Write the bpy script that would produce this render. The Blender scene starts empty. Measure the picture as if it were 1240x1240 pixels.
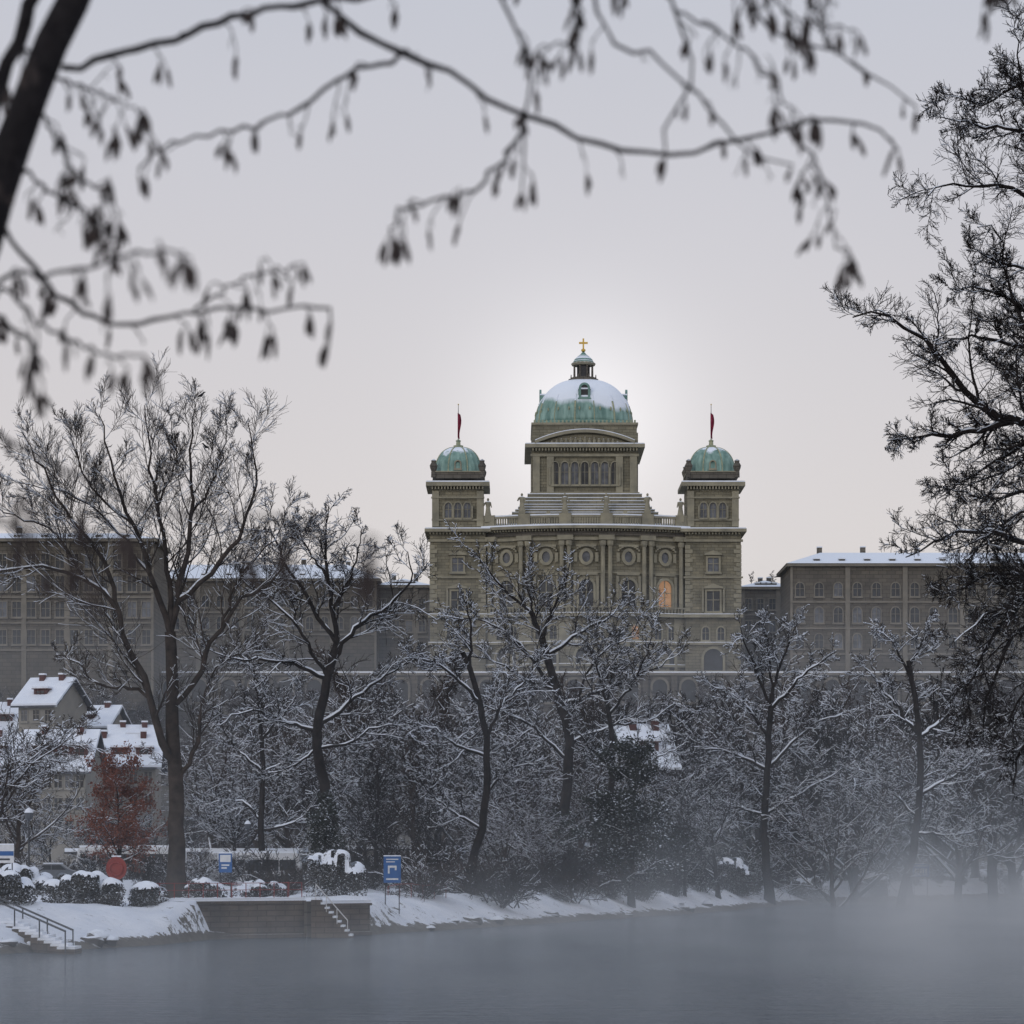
import bpy, math, random
import numpy as np
from mathutils import Vector
random.seed(7)
F=3444.0; EYE=5.0
# pixel column / row -> world metres at an assumed distance
def SX(b,D): return (b-620.0)/F*D
def SZ(e,D): return EYE+(1040.0-e)/F*D
def link(o):
    bpy.context.scene.collection.objects.link(o); return o
def empty(name,loc=(0,0,0)):
    o=bpy.data.objects.new(name,None); o.location=loc; o.empty_display_size=1; return link(o)
# ------------------------------------------------------------------ materials
def newmat(name):
    m=bpy.data.materials.new(name); m.use_nodes=True
    nt=m.node_tree; b=nt.nodes['Principled BSDF']
    return m,nt,b
def N(nt,t,**k):
    n=nt.nodes.new(t)
    for a,v in k.items(): setattr(n,a,v)
    return n
def mathn(nt,op,a,b=None,clamp=False):
    n=N(nt,'ShaderNodeMath',operation=op); n.use_clamp=clamp
    for i,v in enumerate((a,b)):
        if v is None: continue
        if isinstance(v,(int,float)): n.inputs[i].default_value=v
        else: nt.links.new(v,n.inputs[i])
    return n.outputs[0]
def mixc(nt,f,a,b):
    n=N(nt,'ShaderNodeMix',data_type='RGBA')
    for s,v in ((0,f),(6,a),(7,b)):
        if isinstance(v,(int,float)): n.inputs[s].default_value=v
        elif isinstance(v,tuple): n.inputs[s].default_value=(*v,1)
        else: nt.links.new(v,n.inputs[s])
    return n.outputs[2]
def noise(nt,scale,detail=4,vec=None,rough=0.6):
    n=N(nt,'ShaderNodeTexNoise'); n.inputs['Scale'].default_value=scale; n.inputs['Detail'].default_value=detail
    n.inputs['Roughness'].default_value=rough
    if vec is None:
        tc=N(nt,'ShaderNodeTexCoord'); vec=tc.outputs['Object']
    nt.links.new(vec,n.inputs['Vector']); return n.outputs['Fac']
def ramp(nt,f,lo,hi):
    n=N(nt,'ShaderNodeMapRange'); n.clamp=True
    nt.links.new(f,n.inputs[0]); n.inputs[1].default_value=lo; n.inputs[2].default_value=hi
    return n.outputs[0]
SNOWC=(0.78,0.82,0.88)
def mk(name,c1,c2=None,rough=0.8,sc=1.0,bump=0.0,bsc=None,snow=None,metal=0,streak=False,brick=None,det=4):
    m,nt,b=newmat(name)
    c2=c2 or tuple(x*0.7 for x in c1)
    vec=None
    if streak:
        tc=N(nt,'ShaderNodeTexCoord'); mp=N(nt,'ShaderNodeMapping'); mp.inputs['Scale'].default_value=(1,1,0.15)
        nt.links.new(tc.outputs['Object'],mp.inputs[0]); vec=mp.outputs[0]
    f=ramp(nt,noise(nt,sc,det,vec),0.3,0.7)
    col=mixc(nt,f,c1,c2)
    if brick:
        tc=N(nt,'ShaderNodeTexCoord'); sp=N(nt,'ShaderNodeSeparateXYZ'); cb=N(nt,'ShaderNodeCombineXYZ')
        nt.links.new(tc.outputs['Object'],sp.inputs[0]); nt.links.new(sp.outputs[0],cb.inputs[0]); nt.links.new(sp.outputs[2],cb.inputs[1])
        br=N(nt,'ShaderNodeTexBrick'); nt.links.new(cb.outputs[0],br.inputs['Vector']); br.inputs['Scale'].default_value=1
        br.inputs['Brick Width'].default_value=brick[0]; br.inputs['Row Height'].default_value=brick[1]; br.inputs['Mortar Size'].default_value=brick[2]
        br.inputs['Color1'].default_value=(1,1,1,1); br.inputs['Color2'].default_value=(.74,.75,.77,1); br.inputs['Mortar'].default_value=(.42,.42,.42,1)
        mm=N(nt,'ShaderNodeMix',data_type='RGBA',blend_type='MULTIPLY'); mm.inputs[0].default_value=1
        nt.links.new(col,mm.inputs[6]); nt.links.new(br.outputs[0],mm.inputs[7]); col=mm.outputs[2]
    if snow is not None:
        g=N(nt,'ShaderNodeNewGeometry'); s=N(nt,'ShaderNodeSeparateXYZ'); nt.links.new(g.outputs['True Normal'],s.inputs[0])
        a=mathn(nt,'ADD',s.outputs[2],mathn(nt,'MULTIPLY',mathn(nt,'SUBTRACT',noise(nt,snow[1],2),0.5),snow[2]))
        fs=ramp(nt,a,snow[0]-0.08,snow[0]+0.08)
        col=mixc(nt,fs,col,SNOWC)
    nt.links.new(col,b.inputs['Base Color'])
    b.inputs['Roughness'].default_value=rough; b.inputs['Metallic'].default_value=metal
    if 'Specular IOR Level' in b.inputs: b.inputs['Specular IOR Level'].default_value=0.3 if 'bark' not in name else 0.1
    if bump:
        bn=N(nt,'ShaderNodeBump'); bn.inputs['Strength'].default_value=bump; bn.inputs['Distance'].default_value=0.1
        nt.links.new(noise(nt,bsc or sc*3,3),bn.inputs['Height']); nt.links.new(bn.outputs[0],b.inputs['Normal'])
    return m
M={}
M['snow']=mk('snow',(0.82,0.85,0.90),(0.74,0.78,0.85),0.7,0.8,det=2)
M['bark']=mk('bark',(0.034,0.028,0.026),(0.012,0.010,0.010),0.95,1.5,snow=(0.80,0.9,1.1),det=2)
M['bark_b']=mk('bark_brown',(0.058,0.041,0.032),(0.022,0.017,0.015),0.95,1.5,snow=(0.80,0.9,1.1),det=2)
M['bark_ash']=mk('bark_ash',(0.070,0.056,0.048),(0.028,0.024,0.022),0.95,1.5,snow=(0.85,0.9,1.1),det=2)
M['fg']=mk('alder_bark',(0.030,0.026,0.026),(0.014,0.012,0.013),0.9,40,0.5,120)
M['catkin']=mk('catkin',(0.055,0.040,0.034),(0.022,0.017,0.016),0.9,60)
M['stone']=mk('sandstone',(0.300,0.266,0.182),(0.168,0.154,0.110),0.9,0.28,0.3,2,snow=(0.8,2,0.3),brick=(1.6,0.62,0.04))
M['stone_l']=mk('sandstone_trim',(0.345,0.312,0.222),(0.205,0.19,0.145),0.9,0.4,0.2,3,snow=(0.8,2,0.3))
M['stone_d']=mk('sandstone_dark',(0.17,0.15,0.12),(0.10,0.09,0.075),0.9,0.3,0.3,2,snow=(0.8,2,0.3),brick=(1.8,0.8,0.05))
M['stone_b']=mk('sandstone_brown',(0.165,0.143,0.112),(0.11,0.098,0.08),0.9,0.3,snow=(0.8,2,0.3),brick=(1.8,0.8,0.05))
M['stone_w']=mk('weathered_trim',(0.235,0.21,0.17),(0.16,0.145,0.12),0.9,0.5,snow=(0.8,2,0.3))
M['copper']=mk('copper_patina',(0.22,0.35,0.30),(0.10,0.19,0.16),0.6,0.6,0.2,2,streak=True)
M['gold']=mk('gold',(0.75,0.50,0.12),(0.6,0.4,0.1),0.35,3,metal=0.8)
M['goldrib']=mk('gilded_rib',(0.42,0.40,0.24),(0.2,0.26,0.2),0.5,2)
M['roof']=mk('slate_roof',(0.10,0.105,0.12),(0.06,0.065,0.075),0.7,0.5,snow=(0.12,0.22,1.3))
M['plaster']=mk('plaster',(0.30,0.28,0.245),(0.22,0.21,0.19),0.9,0.4)
M['redwood']=mk('dormer_wood',(0.11,0.045,0.038),(0.07,0.032,0.03),0.8,2)
M['metal']=mk('dark_metal',(0.05,0.055,0.06),(0.03,0.03,0.035),0.5,5)
M['redpaint']=mk('red_paint',(0.27,0.045,0.035),(0.19,0.03,0.025),0.5,3)
M['blue']=mk('blue_enamel',(0.03,0.12,0.32),(0.025,0.09,0.26),0.4,2)
M['white']=mk('white_paint',(0.70,0.70,0.70),(0.55,0.56,0.58),0.5,3)
M['carpaint']=mk('car_paint_grey',(0.16,0.17,0.19),(0.10,0.11,0.12),0.4,3)
M['wall']=mk('quay_stone',(0.19,0.15,0.115),(0.085,0.07,0.057),0.9,0.6,0.7,2,snow=(0.7,2,0.5),brick=(1.1,0.35,0.03))
M['rock']=mk('boulder',(0.12,0.11,0.10),(0.06,0.055,0.05),.9,1.5,.5,4,snow=(.35,1.2,.6))
M['leafdark']=mk('evergreen_leaf',(0.030,0.034,0.024),(0.014,0.017,0.013),0.8,1,snow=(0.72,0.8,0.9),det=2)
M['hedgeleaf']=mk('hedge_leaf',(0.055,0.046,0.036),(0.024,0.023,0.019),0.8,1,snow=(0.68,1.4,0.9),det=2)
M['leafred']=mk('beech_leaf',(0.22,0.075,0.045),(0.11,0.038,0.027),0.8,1.5,snow=(0.93,0.8,0.3),det=2)
M['crow']=mk('crow_feather',(0.012,0.012,0.014),(0.008,0.008,0.01),0.5,8)
M['flag']=mk('flag_cloth',(0.30,0.03,0.06),(0.16,0.02,0.05),0.8,1)
def glassm(name,c,em=None):
    m,nt,b=newmat(name)
    f=noise(nt,0.7,2); col=mixc(nt,ramp(nt,f,.35,.65),c,tuple(x*0.45 for x in c))
    nt.links.new(col,b.inputs['Base Color']); b.inputs['Roughness'].default_value=0.2
    if em:
        b.inputs['Emission Color'].default_value=(*em,1); b.inputs['Emission Strength'].default_value=0.25
    return m
M['glass']=glassm('window_glass',(0.030,0.034,0.04))
M['glass2']=glassm('window_blind',(0.14,0.15,0.17))
M['lit']=glassm('window_lit',(0.2,0.14,0.09),(1.0,0.50,0.22))
# dome: patina with snow lying on the shoulders
def dome_mat(name,z0,z1,cov,amp,tilt,nsc=0.30):
    m,nt,b=newmat(name)
    tc=N(nt,'ShaderNodeTexCoord'); mp=N(nt,'ShaderNodeMapping'); mp.inputs['Scale'].default_value=(1,1,0.15)
    nt.links.new(tc.outputs['Object'],mp.inputs[0])
    col=mixc(nt,ramp(nt,noise(nt,1.1,4,mp.outputs[0]),.35,.65),(0.27,0.41,0.35),(0.105,0.20,0.17))
    sp=N(nt,'ShaderNodeSeparateXYZ'); nt.links.new(tc.outputs['Object'],sp.inputs[0])
    zz=ramp(nt,sp.outputs[2],z0,z1)
    mp2=N(nt,'ShaderNodeMapping'); mp2.inputs['Scale'].default_value=(1,1,0.4); nt.links.new(tc.outputs['Object'],mp2.inputs[0])
    xs=mathn(nt,'MULTIPLY',sp.outputs[0],tilt)
    n=mathn(nt,'MULTIPLY',mathn(nt,'SUBTRACT',noise(nt,nsc,5,mp2.outputs[0]),0.5),amp)
    a=mathn(nt,'ADD',mathn(nt,'ADD',zz,n),xs)
    fs=ramp(nt,a,cov-0.07,cov+0.07)
    nt.links.new(mixc(nt,fs,col,(0.82,0.86,0.92)),b.inputs['Base Color']); b.inputs['Roughness'].default_value=0.6
    return m
# ------------------------------------------------------------------ mesh builder
class MB:
    def __init__(s): s.v=[];s.f=[];s.m=[];s.names=[]
    def mi(s,n):
        if n not in s.names: s.names.append(n)
        return s.names.index(n)
    def add(s,vs,fs,mat):
        o=len(s.v); s.v+=list(vs); k=s.mi(mat)
        for f in fs: s.f.append([o+i for i in f]); s.m.append(k)
    def box(s,x0,x1,y0,y1,z0,z1,mat):
        v=[(x0,y0,z0),(x1,y0,z0),(x1,y1,z0),(x0,y1,z0),(x0,y0,z1),(x1,y0,z1),(x1,y1,z1),(x0,y1,z1)]
        s.add(v,[(0,3,2,1),(4,5,6,7),(0,1,5,4),(1,2,6,5),(2,3,7,6),(3,0,4,7)],mat)
    def mbox(s,Mp,u0,u1,o0,o1,z0,z1,mat,n=1):
        v=[];f=[]
        for i in range(n+1):
            u=u0+(u1-u0)*i/n
            v+=[Mp(u,o0,z0),Mp(u,o1,z0),Mp(u,o1,z1),Mp(u,o0,z1)]
        for i in range(n):
            a=i*4;b=a+4
            for j in range(4): f.append((a+j,b+j,b+(j+1)%4,a+(j+1)%4))
        f.append((3,2,1,0)); e=n*4; f.append((e,e+1,e+2,e+3))
        s.add(v,f,mat)
    def lathe(s,cx,cy,prof,n,mat,sq=None):
        v=[];f=[]
        for r,z in prof:
            for i in range(n):
                a=2*math.pi*(i+.5)/n; c,d=math.cos(a),math.sin(a); k=1
                if sq: k=1/((abs(c)**sq+abs(d)**sq)**(1/sq))
                v.append((cx+r*k*c,cy+r*k*d,z))
        for j in range(len(prof)-1):
            for i in range(n):
                f.append((j*n+i,j*n+(i+1)%n,(j+1)*n+(i+1)%n,(j+1)*n+i))
        f.append(tuple(range(n))[::-1]); f.append(tuple((len(prof)-1)*n+i for i in range(n)))
        s.add(v,f,mat)
    def cyl(s,p0,p1,r0,r1=None,n=6,mat='metal'):
        r1=r0 if r1 is None else r1
        p0=Vector(p0);p1=Vector(p1);t=(p1-p0).normalized()
        a=t.cross(Vector((0,0,1)) if abs(t.z)<.9 else Vector((1,0,0))).normalized(); b=t.cross(a)
        v=[]
        for p,r in ((p0,r0),(p1,r1)):
            for i in range(n):
                g=2*math.pi*i/n; v.append(tuple(p+a*r*math.cos(g)+b*r*math.sin(g)))
        s.add(v,[(i,(i+1)%n,n+(i+1)%n,n+i) for i in range(n)]+[tuple(range(n))[::-1],tuple(range(n,2*n))],mat)
    def window(s,Mp,u,z0,w,h,arch=True,fw=0.25,d=0.3,glass='glass',trim='stone_l',bars=True,ped=False,nb=10):
        def outl(hw,zb,zs,r):
            p=[(u-hw,zb),(u-hw,zs)]
            if arch:
                for i in range(1,nb): 
                    a=math.pi-math.pi*i/nb; p.append((u+r*math.cos(a),zs+r*math.sin(a)))
            p+=[(u+hw,zs),(u+hw,zb)]
            return p
        hw=w/2; zs=z0+h-(hw if arch else 0)
        inn=outl(hw,z0,zs,hw)
        out=outl(hw+fw,z0-fw*.5,zs+(0 if arch else fw),hw+fw)
        n=len(inn); v=[];f=[]
        for p in inn: v.append(Mp(p[0],d,p[1]))
        for p in out: v.append(Mp(p[0],d,p[1]))
        for p in inn: v.append(Mp(p[0],0.03,p[1]))
        for p in out: v.append(Mp(p[0],-0.05,p[1]))
        for i in range(n):
            j=(i+1)%n
            f.append((i,j,n+j,n+i)); f.append((i,2*n+i,2*n+j,j)); f.append((n+i,n+j,3*n+j,3*n+i))
        s.add(v,f,trim)
        s.add([Mp(p[0],0.03,p[1]) for p in inn],[tuple(range(n))],glass)
        if bars:
            bw=max(0.05,w*0.035)
            s.mbox(Mp,u-bw,u+bw,0.035,0.12,z0,z0+h-0.05,trim)
            s.mbox(Mp,u-hw+.01,u-bw-.002,0.035,0.11,z0+h*.55,z0+h*.55+bw*1.6,trim)
            s.mbox(Mp,u+bw+.002,u+hw-.01,0.035,0.11,z0+h*.55,z0+h*.55+bw*1.6,trim)
        s.mbox(Mp,u-hw-fw*1.5,u+hw+fw*1.5,0,d+.2,z0-fw*.5-.3,z0-fw*.5-.004,trim)
        if ped:
            zt=z0+h+(fw if arch else fw*1)+.15
            s.mbox(Mp,u-hw-fw*1.8,u+hw+fw*1.8,0,d+.35,zt,zt+.28,trim)
            s.add([Mp(u-hw-fw*1.7,d+.25,zt+.284),Mp(u+hw+fw*1.7,d+.25,zt+.284),Mp(u,d+.25,zt+1.0),Mp(u-hw-fw*1.7,0,zt+.284),Mp(u+hw+fw*1.7,0,zt+.284),Mp(u,0,zt+1.0)],
                  [(0,1,2),(0,2,5,3),(1,4,5,2)],trim)
    def obj(s,name,parent=None,base=(0,0,0),smooth=False):
        me=bpy.data.meshes.new(name)
        bx,by,bz=base
        me.from_pydata([(x-bx,y-by,z-bz) for x,y,z in s.v],[],s.f)
        for n in s.names: me.materials.append(M[n])
        me.polygons.foreach_set('material_index',s.m)
        if smooth: me.polygons.foreach_set('use_smooth',[True]*len(me.polygons))
        me.update()
        o=bpy.data.objects.new(name,me); link(o)
        if parent: o.parent=parent
        else: o.location=base
        return o
def npmesh(name,V,Q,mi,mats,smooth=None):
    me=bpy.data.meshes.new(name)
    me.vertices.add(len(V)); me.vertices.foreach_set('co',np.ascontiguousarray(V,dtype=np.float32).ravel())
    k=Q.shape[1]
    me.loops.add(Q.size); me.loops.foreach_set('vertex_index',Q.astype(np.int32).ravel())
    me.polygons.add(len(Q)); me.polygons.foreach_set('loop_start',(np.arange(len(Q))*k).astype(np.int32))
    for m in mats: me.materials.append(m)
    me.polygons.foreach_set('material_index',mi.astype(np.int32))
    if smooth is not None: me.polygons.foreach_set('use_smooth',smooth.astype(bool))
    else: me.polygons.foreach_set('use_smooth',np.zeros(len(Q),bool))
    me.update(calc_edges=True)
    return me
# ------------------------------------------------------------------ terrain
shX=np.array([-400,-60,-27,-20.5,-18.8,-13.4,-9.5,17.7,36.5,69,120,400.])
shY=np.array([120,136,150,166,176.5,181.5,187,265,331,383,420,470.])
def sst(a,b,x):
    t=np.clip((x-a)/(b-a),0,1); return t*t*(3-2*t)
def nz(x,y,s):
    return (np.sin(x*s+1.3+np.sin(y*s*.7)*1.7)+np.sin(y*s*1.13+x*.37*s+np.sin(x*s*.9)*1.3)+np.sin((x+y)*.71*s+2.1)*.7+np.sin((x-1.7*y)*1.31*s)*.5)/3.2
def height(x,y):
    x=np.asarray(x,float); y=np.asarray(y,float)
    ys=np.interp(x,shX,shY); sl=(np.interp(x+3,shX,shY)-np.interp(x-3,shX,shY))/6
    d=(y-ys)/np.sqrt(1+sl*sl)+0.7*nz(x,y,.35)*(x>-9)+.3*nz(x,y,1.1)*(x>-9)
    w=np.interp(x,[-26,-19.5,-9.9,-8.5],[9.0,1.4,1.2,5.5])
    bank=2.2*sst(-.3,1,d/w)+0.28*nz(x,y,.9)*sst(0,2,d)*(1-sst(25,60,d))+0.14*nz(x,y,2.3)*sst(0,1,d)*(1-sst(25,60,d))
    bank+=0.9*sst(3,80,d)
    hill=26*sst(405,572,y)+13*sst(583,596,y)
    far=-2.6*(1-sst(-4,0.3,d))+bank*(d>-1.5)+hill
    near=-2.6+6.0*sst(25,9,y)
    dr=(x-(0.18*y+1.0))/1.016
    right=-2.6+5.0*sst(-1.2,5,dr)+0.15*nz(x,y,.8)
    right=np.where(y>10,right,-2.6)
    return np.maximum(np.maximum(far,near),right)
def H(x,y): return float(height(x,y))
xs=np.concatenate([np.array([-3000,-1500,-800,-400,-250]),np.arange(-180,-62,6),np.arange(-62,92,.8),np.arange(94,200,7),np.array([250,400,800,1500,3000])])
ys=np.concatenate([np.array([-3000,-1000,-300,-80,-30]),np.arange(-12,40,2.),np.arange(40,132,3.),np.arange(132,420,.85),np.arange(421,620,3.),np.array([640,700,900,1500,2500,4500])])
GX,GY=np.meshgrid(xs,ys); GZ=height(GX,GY)
V=np.stack([GX,GY,GZ],-1).reshape(-1,3); nx=len(xs); ny=len(ys)
i=np.arange(nx-1)[None,:]+nx*np.arange(ny-1)[:,None]; Q=np.stack([i,i+1,i+1+nx,i+nx],-1).reshape(-1,4)
gm,nt,b=newmat('snowy_ground')
g=N(nt,'ShaderNodeNewGeometry'); sp=N(nt,'ShaderNodeSeparateXYZ'); nt.links.new(g.outputs['Normal'],sp.inputs[0])
sp2=N(nt,'ShaderNodeSeparateXYZ'); nt.links.new(g.outputs['Position'],sp2.inputs[0])
tc=N(nt,'ShaderNodeTexCoord')
soil=mixc(nt,ramp(nt,noise(nt,1.3,4,tc.outputs['Object']),.35,.65),(0.06,0.048,0.035),(0.11,0.095,0.07))
sn=mixc(nt,ramp(nt,noise(nt,.4,4,tc.outputs['Object']),.3,.7),(0.80,0.82,0.86),(0.66,0.70,0.77))
a=mathn(nt,'ADD',sp.outputs[2],mathn(nt,'MULTIPLY',mathn(nt,'SUBTRACT',noise(nt,1.1,6,tc.outputs['Object'],.75),0.5),2.5))
hillf=mathn(nt,'MULTIPLY',ramp(nt,sp2.outputs[1],390,440),0.6)
a=mathn(nt,'SUBTRACT',a,hillf)
low=mathn(nt,'MULTIPLY',mathn(nt,'SUBTRACT',1.0,ramp(nt,sp2.outputs[2],0.15,0.6)),0.9)
a=mathn(nt,'SUBTRACT',a,low)
nt.links.new(mixc(nt,ramp(nt,a,0.57,0.65),soil,sn),b.inputs['Base Color']); b.inputs['Roughness'].default_value=.8
bn=N(nt,'ShaderNodeBump'); bn.inputs['Strength'].default_value=.7; bn.inputs['Distance'].default_value=.3
nt.links.new(noise(nt,1.6,5,tc.outputs['Object']),bn.inputs['Height']); nt.links.new(bn.outputs[0],b.inputs['Normal'])
link(bpy.data.objects.new('ground',npmesh('ground',V,Q,np.zeros(len(Q)),[gm],np.ones(len(Q)))))
# water
wm,nt,b=newmat('river_water')
tc=N(nt,'ShaderNodeTexCoord'); mp=N(nt,'ShaderNodeMapping'); mp.inputs['Scale'].default_value=(.35,1.6,1)
nt.links.new(tc.outputs['Object'],mp.inputs[0])
b.inputs['Roughness'].default_value=.14
nn=noise(nt,1.0,4,mp.outputs[0],.65)
nt.links.new(mixc(nt,ramp(nt,nn,.3,.7),(0.035,0.060,0.080),(0.020,0.034,0.047)),b.inputs['Base Color'])
b.inputs['Specular IOR Level'].default_value=0.4
bn=N(nt,'ShaderNodeBump'); bn.inputs['Strength'].default_value=1.0; bn.inputs['Distance'].default_value=.7
nt.links.new(nn,bn.inputs['Height']); nt.links.new(bn.outputs[0],b.inputs['Normal'])
mb=MB(); M['water']=wm
mb.add([(-400,12,0),(400,12,0),(400,480,0),(-400,480,0)],[(0,1,2,3)],'water'); mb.obj('river_water')
# ------------------------------------------------------------------ parliament
BY=600.0
X0=SX(709,BY); zf=lambda e:SZ(e,598.0); px=600/F
par=empty('parliament_building',(X0,BY,42))
base=(X0,BY,42)
hc=21.3; sag=5.0; R=(hc*hc+sag*sag)/(2*sag)
def bow(u,o,z):
    a=u/R; return (X0+(R+o)*math.sin(a), BY-((R+o)*math.cos(a)-(R-sag)), z)
def flat(cx,y): return lambda u,o,z:(cx+u,y-o,z)
HB=R*math.asin(hc/R)
w=MB(); t=MB()
w.mbox(bow,-HB,HB,-9,0,zf(880),zf(637),'stone',28)
def course(mbd,Mp,u0,u1,n,z,hh,out,mat='stone_l',snow=True):
    mbd.mbox(Mp,u0,u1,0,out,z,z+hh,mat,n)
    if snow: mbd.mbox(Mp,u0+.05,u1-.05,0,out-.06,z+hh+.003,z+hh+.13,'snow',n)
for e,hh,out,sn_ in ((808,.5,.6,1),(781,.5,.7,1),(748,.7,1.5,1),(696,.3,.35,0),(656,.6,.6,0)): course(t,bow,-HB,HB,28,zf(e),hh,out,snow=sn_)
t.mbox(bow,-HB,HB,0,.45,zf(650),zf(645.5),'stone_d',28)
for k in range(70):
    u=-HB+(k+.5)*2*HB/70; t.mbox(bow,u-.14,u+.14,0,1.2,zf(645),zf(642.6),'stone_l')
t.mbox(bow,-HB,HB,0,1.8,zf(642.4),zf(639),'stone_l',28)
t.mbox(bow,-HB,HB,0,1.65,zf(638.9),zf(637.2),'snow',28)
for k in range(84):
    u=-HB+(k+.5)*2*HB/84; t.mbox(bow,u-.13,u+.13,.35,.65,zf(636.8),zf(628.6),'stone_l')
t.mbox(bow,-HB,HB,.2,.8,zf(628.4),zf(626),'stone_l',28); t.mbox(bow,-HB,HB,.22,.78,zf(625.9),zf(624.4),'snow',28)
for k in range(60):  # balcony balusters
    u=-HB+(k+.5)*2*HB/60; t.mbox(bow,u-.13,u+.13,1.15,1.4,zf(743.2),zf(738),'stone_l')
t.mbox(bow,-HB,HB,1.1,1.45,zf(737.9),zf(736),'stone_l',28)
bays=[(612-709)*px,(661-709)*px,0,(760-709)*px,(806-709)*px]
cols=[-20.6,-12.9,-4.3,4.2,12.9,20.4]
for c in cols:
    for dd in ((-.75,.75) if abs(c)<20 else (0,)):
        vv=[];ff=[]
        for j,(rr,z) in enumerate(((.68,zf(747)),(.68,zf(744)),(.5,zf(743)),(.43,zf(664)),(.7,zf(662)),(.75,zf(657)))):
            for q in range(8):
                a=2*math.pi*q/8; vv.append(bow(c+dd+rr*math.cos(a),.7+rr*math.sin(a),z))
        for j in range(5):
            for q in range(8): ff.append((j*8+q,j*8+(q+1)%8,(j+1)*8+(q+1)%8,(j+1)*8+q))
        t.add(vv,ff,'stone_l')
    t.mbox(bow,c-1.4,c+1.4,0,.35,zf(780),zf(749),'stone_l'); t.mbox(bow,c-1.25,c+1.25,0,1.0,zf(637),zf(624),'stone_l')
    t.mbox(bow,c-1.6,c+1.6,0,1.3,zf(656),zf(650.2),'stone_l')
for i,u in enumerate(bays):
    t.window(bow,u,zf(738),3.0,6.0,True,.5,.6,'lit' if i==4 else 'glass')
    t.mbox(bow,u-2.4,u+2.4,0,.35,zf(698),zf(694.5),'stone_l',2)
    for s_ in (-2.35,2.35): t.mbox(bow,u+s_-.28,u+s_+.28,0,.55,zf(741),zf(699),'stone_l')
    vv=[];ff=[];zc_=zf(676)
    for q in range(16):
        a=2*math.pi*q/16; c_,s_=math.cos(a),math.sin(a)
        vv+=[bow(u+.85*c_,.5,zc_+1.15*s_),bow(u+1.5*c_,.5,zc_+1.8*s_),bow(u+.85*c_,.03,zc_+1.15*s_),bow(u+1.5*c_,-.02,zc_+1.8*s_)]
    for q in range(16):
        a=q*4;b_=((q+1)%16)*4
        ff+=[(a,b_,b_+1,a+1),(a,a+2,b_+2,b_),(a+1,b_+1,b_+3,a+3)]
    t.add(vv,ff,'stone_l'); t.add([bow(u+.85*math.cos(2*math.pi*q/16),.03,zc_+1.15*math.sin(2*math.pi*q/16)) for q in range(16)],[tuple(range(16))],'glass2')
    for s_ in (-1,1):
        t.mbox(bow,u+s_*2.2-.35,u+s_*2.2+.35,0,.35,zf(682),zf(671),'stone_l')
    n_=10
    for q in range(n_):
        a0=math.pi*.15+math.pi*.7*q/n_;a1=math.pi*.15+math.pi*.7*(q+1)/n_
        uu0,uu1=u+2.6*math.cos(a1),u+2.6*math.cos(a0); zz=zc_+2.15*math.sin((a0+a1)/2)
        t.mbox(bow,uu0,uu1,0,.75,zz,zz+.35,'stone_l')
    t.mbox(bow,u-2.1,u+2.1,0,.6,zf(664),zf(661.5),'stone_l',2)
    for dd in (-1.5,1.5): t.window(bow,u+dd,zf(775),1.5,2.9,True,.28,.4,'lit' if (i,dd) in((3,1.5),) else 'glass')
    t.window(bow,u,zf(812),4.4,4.9,True,.5,.6,'glass',bars=False)
for k in range(9): t.mbox(bow,-HB,HB,0,.12,zf(876-k*7),zf(871.5-k*7),'stone',28)
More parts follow.
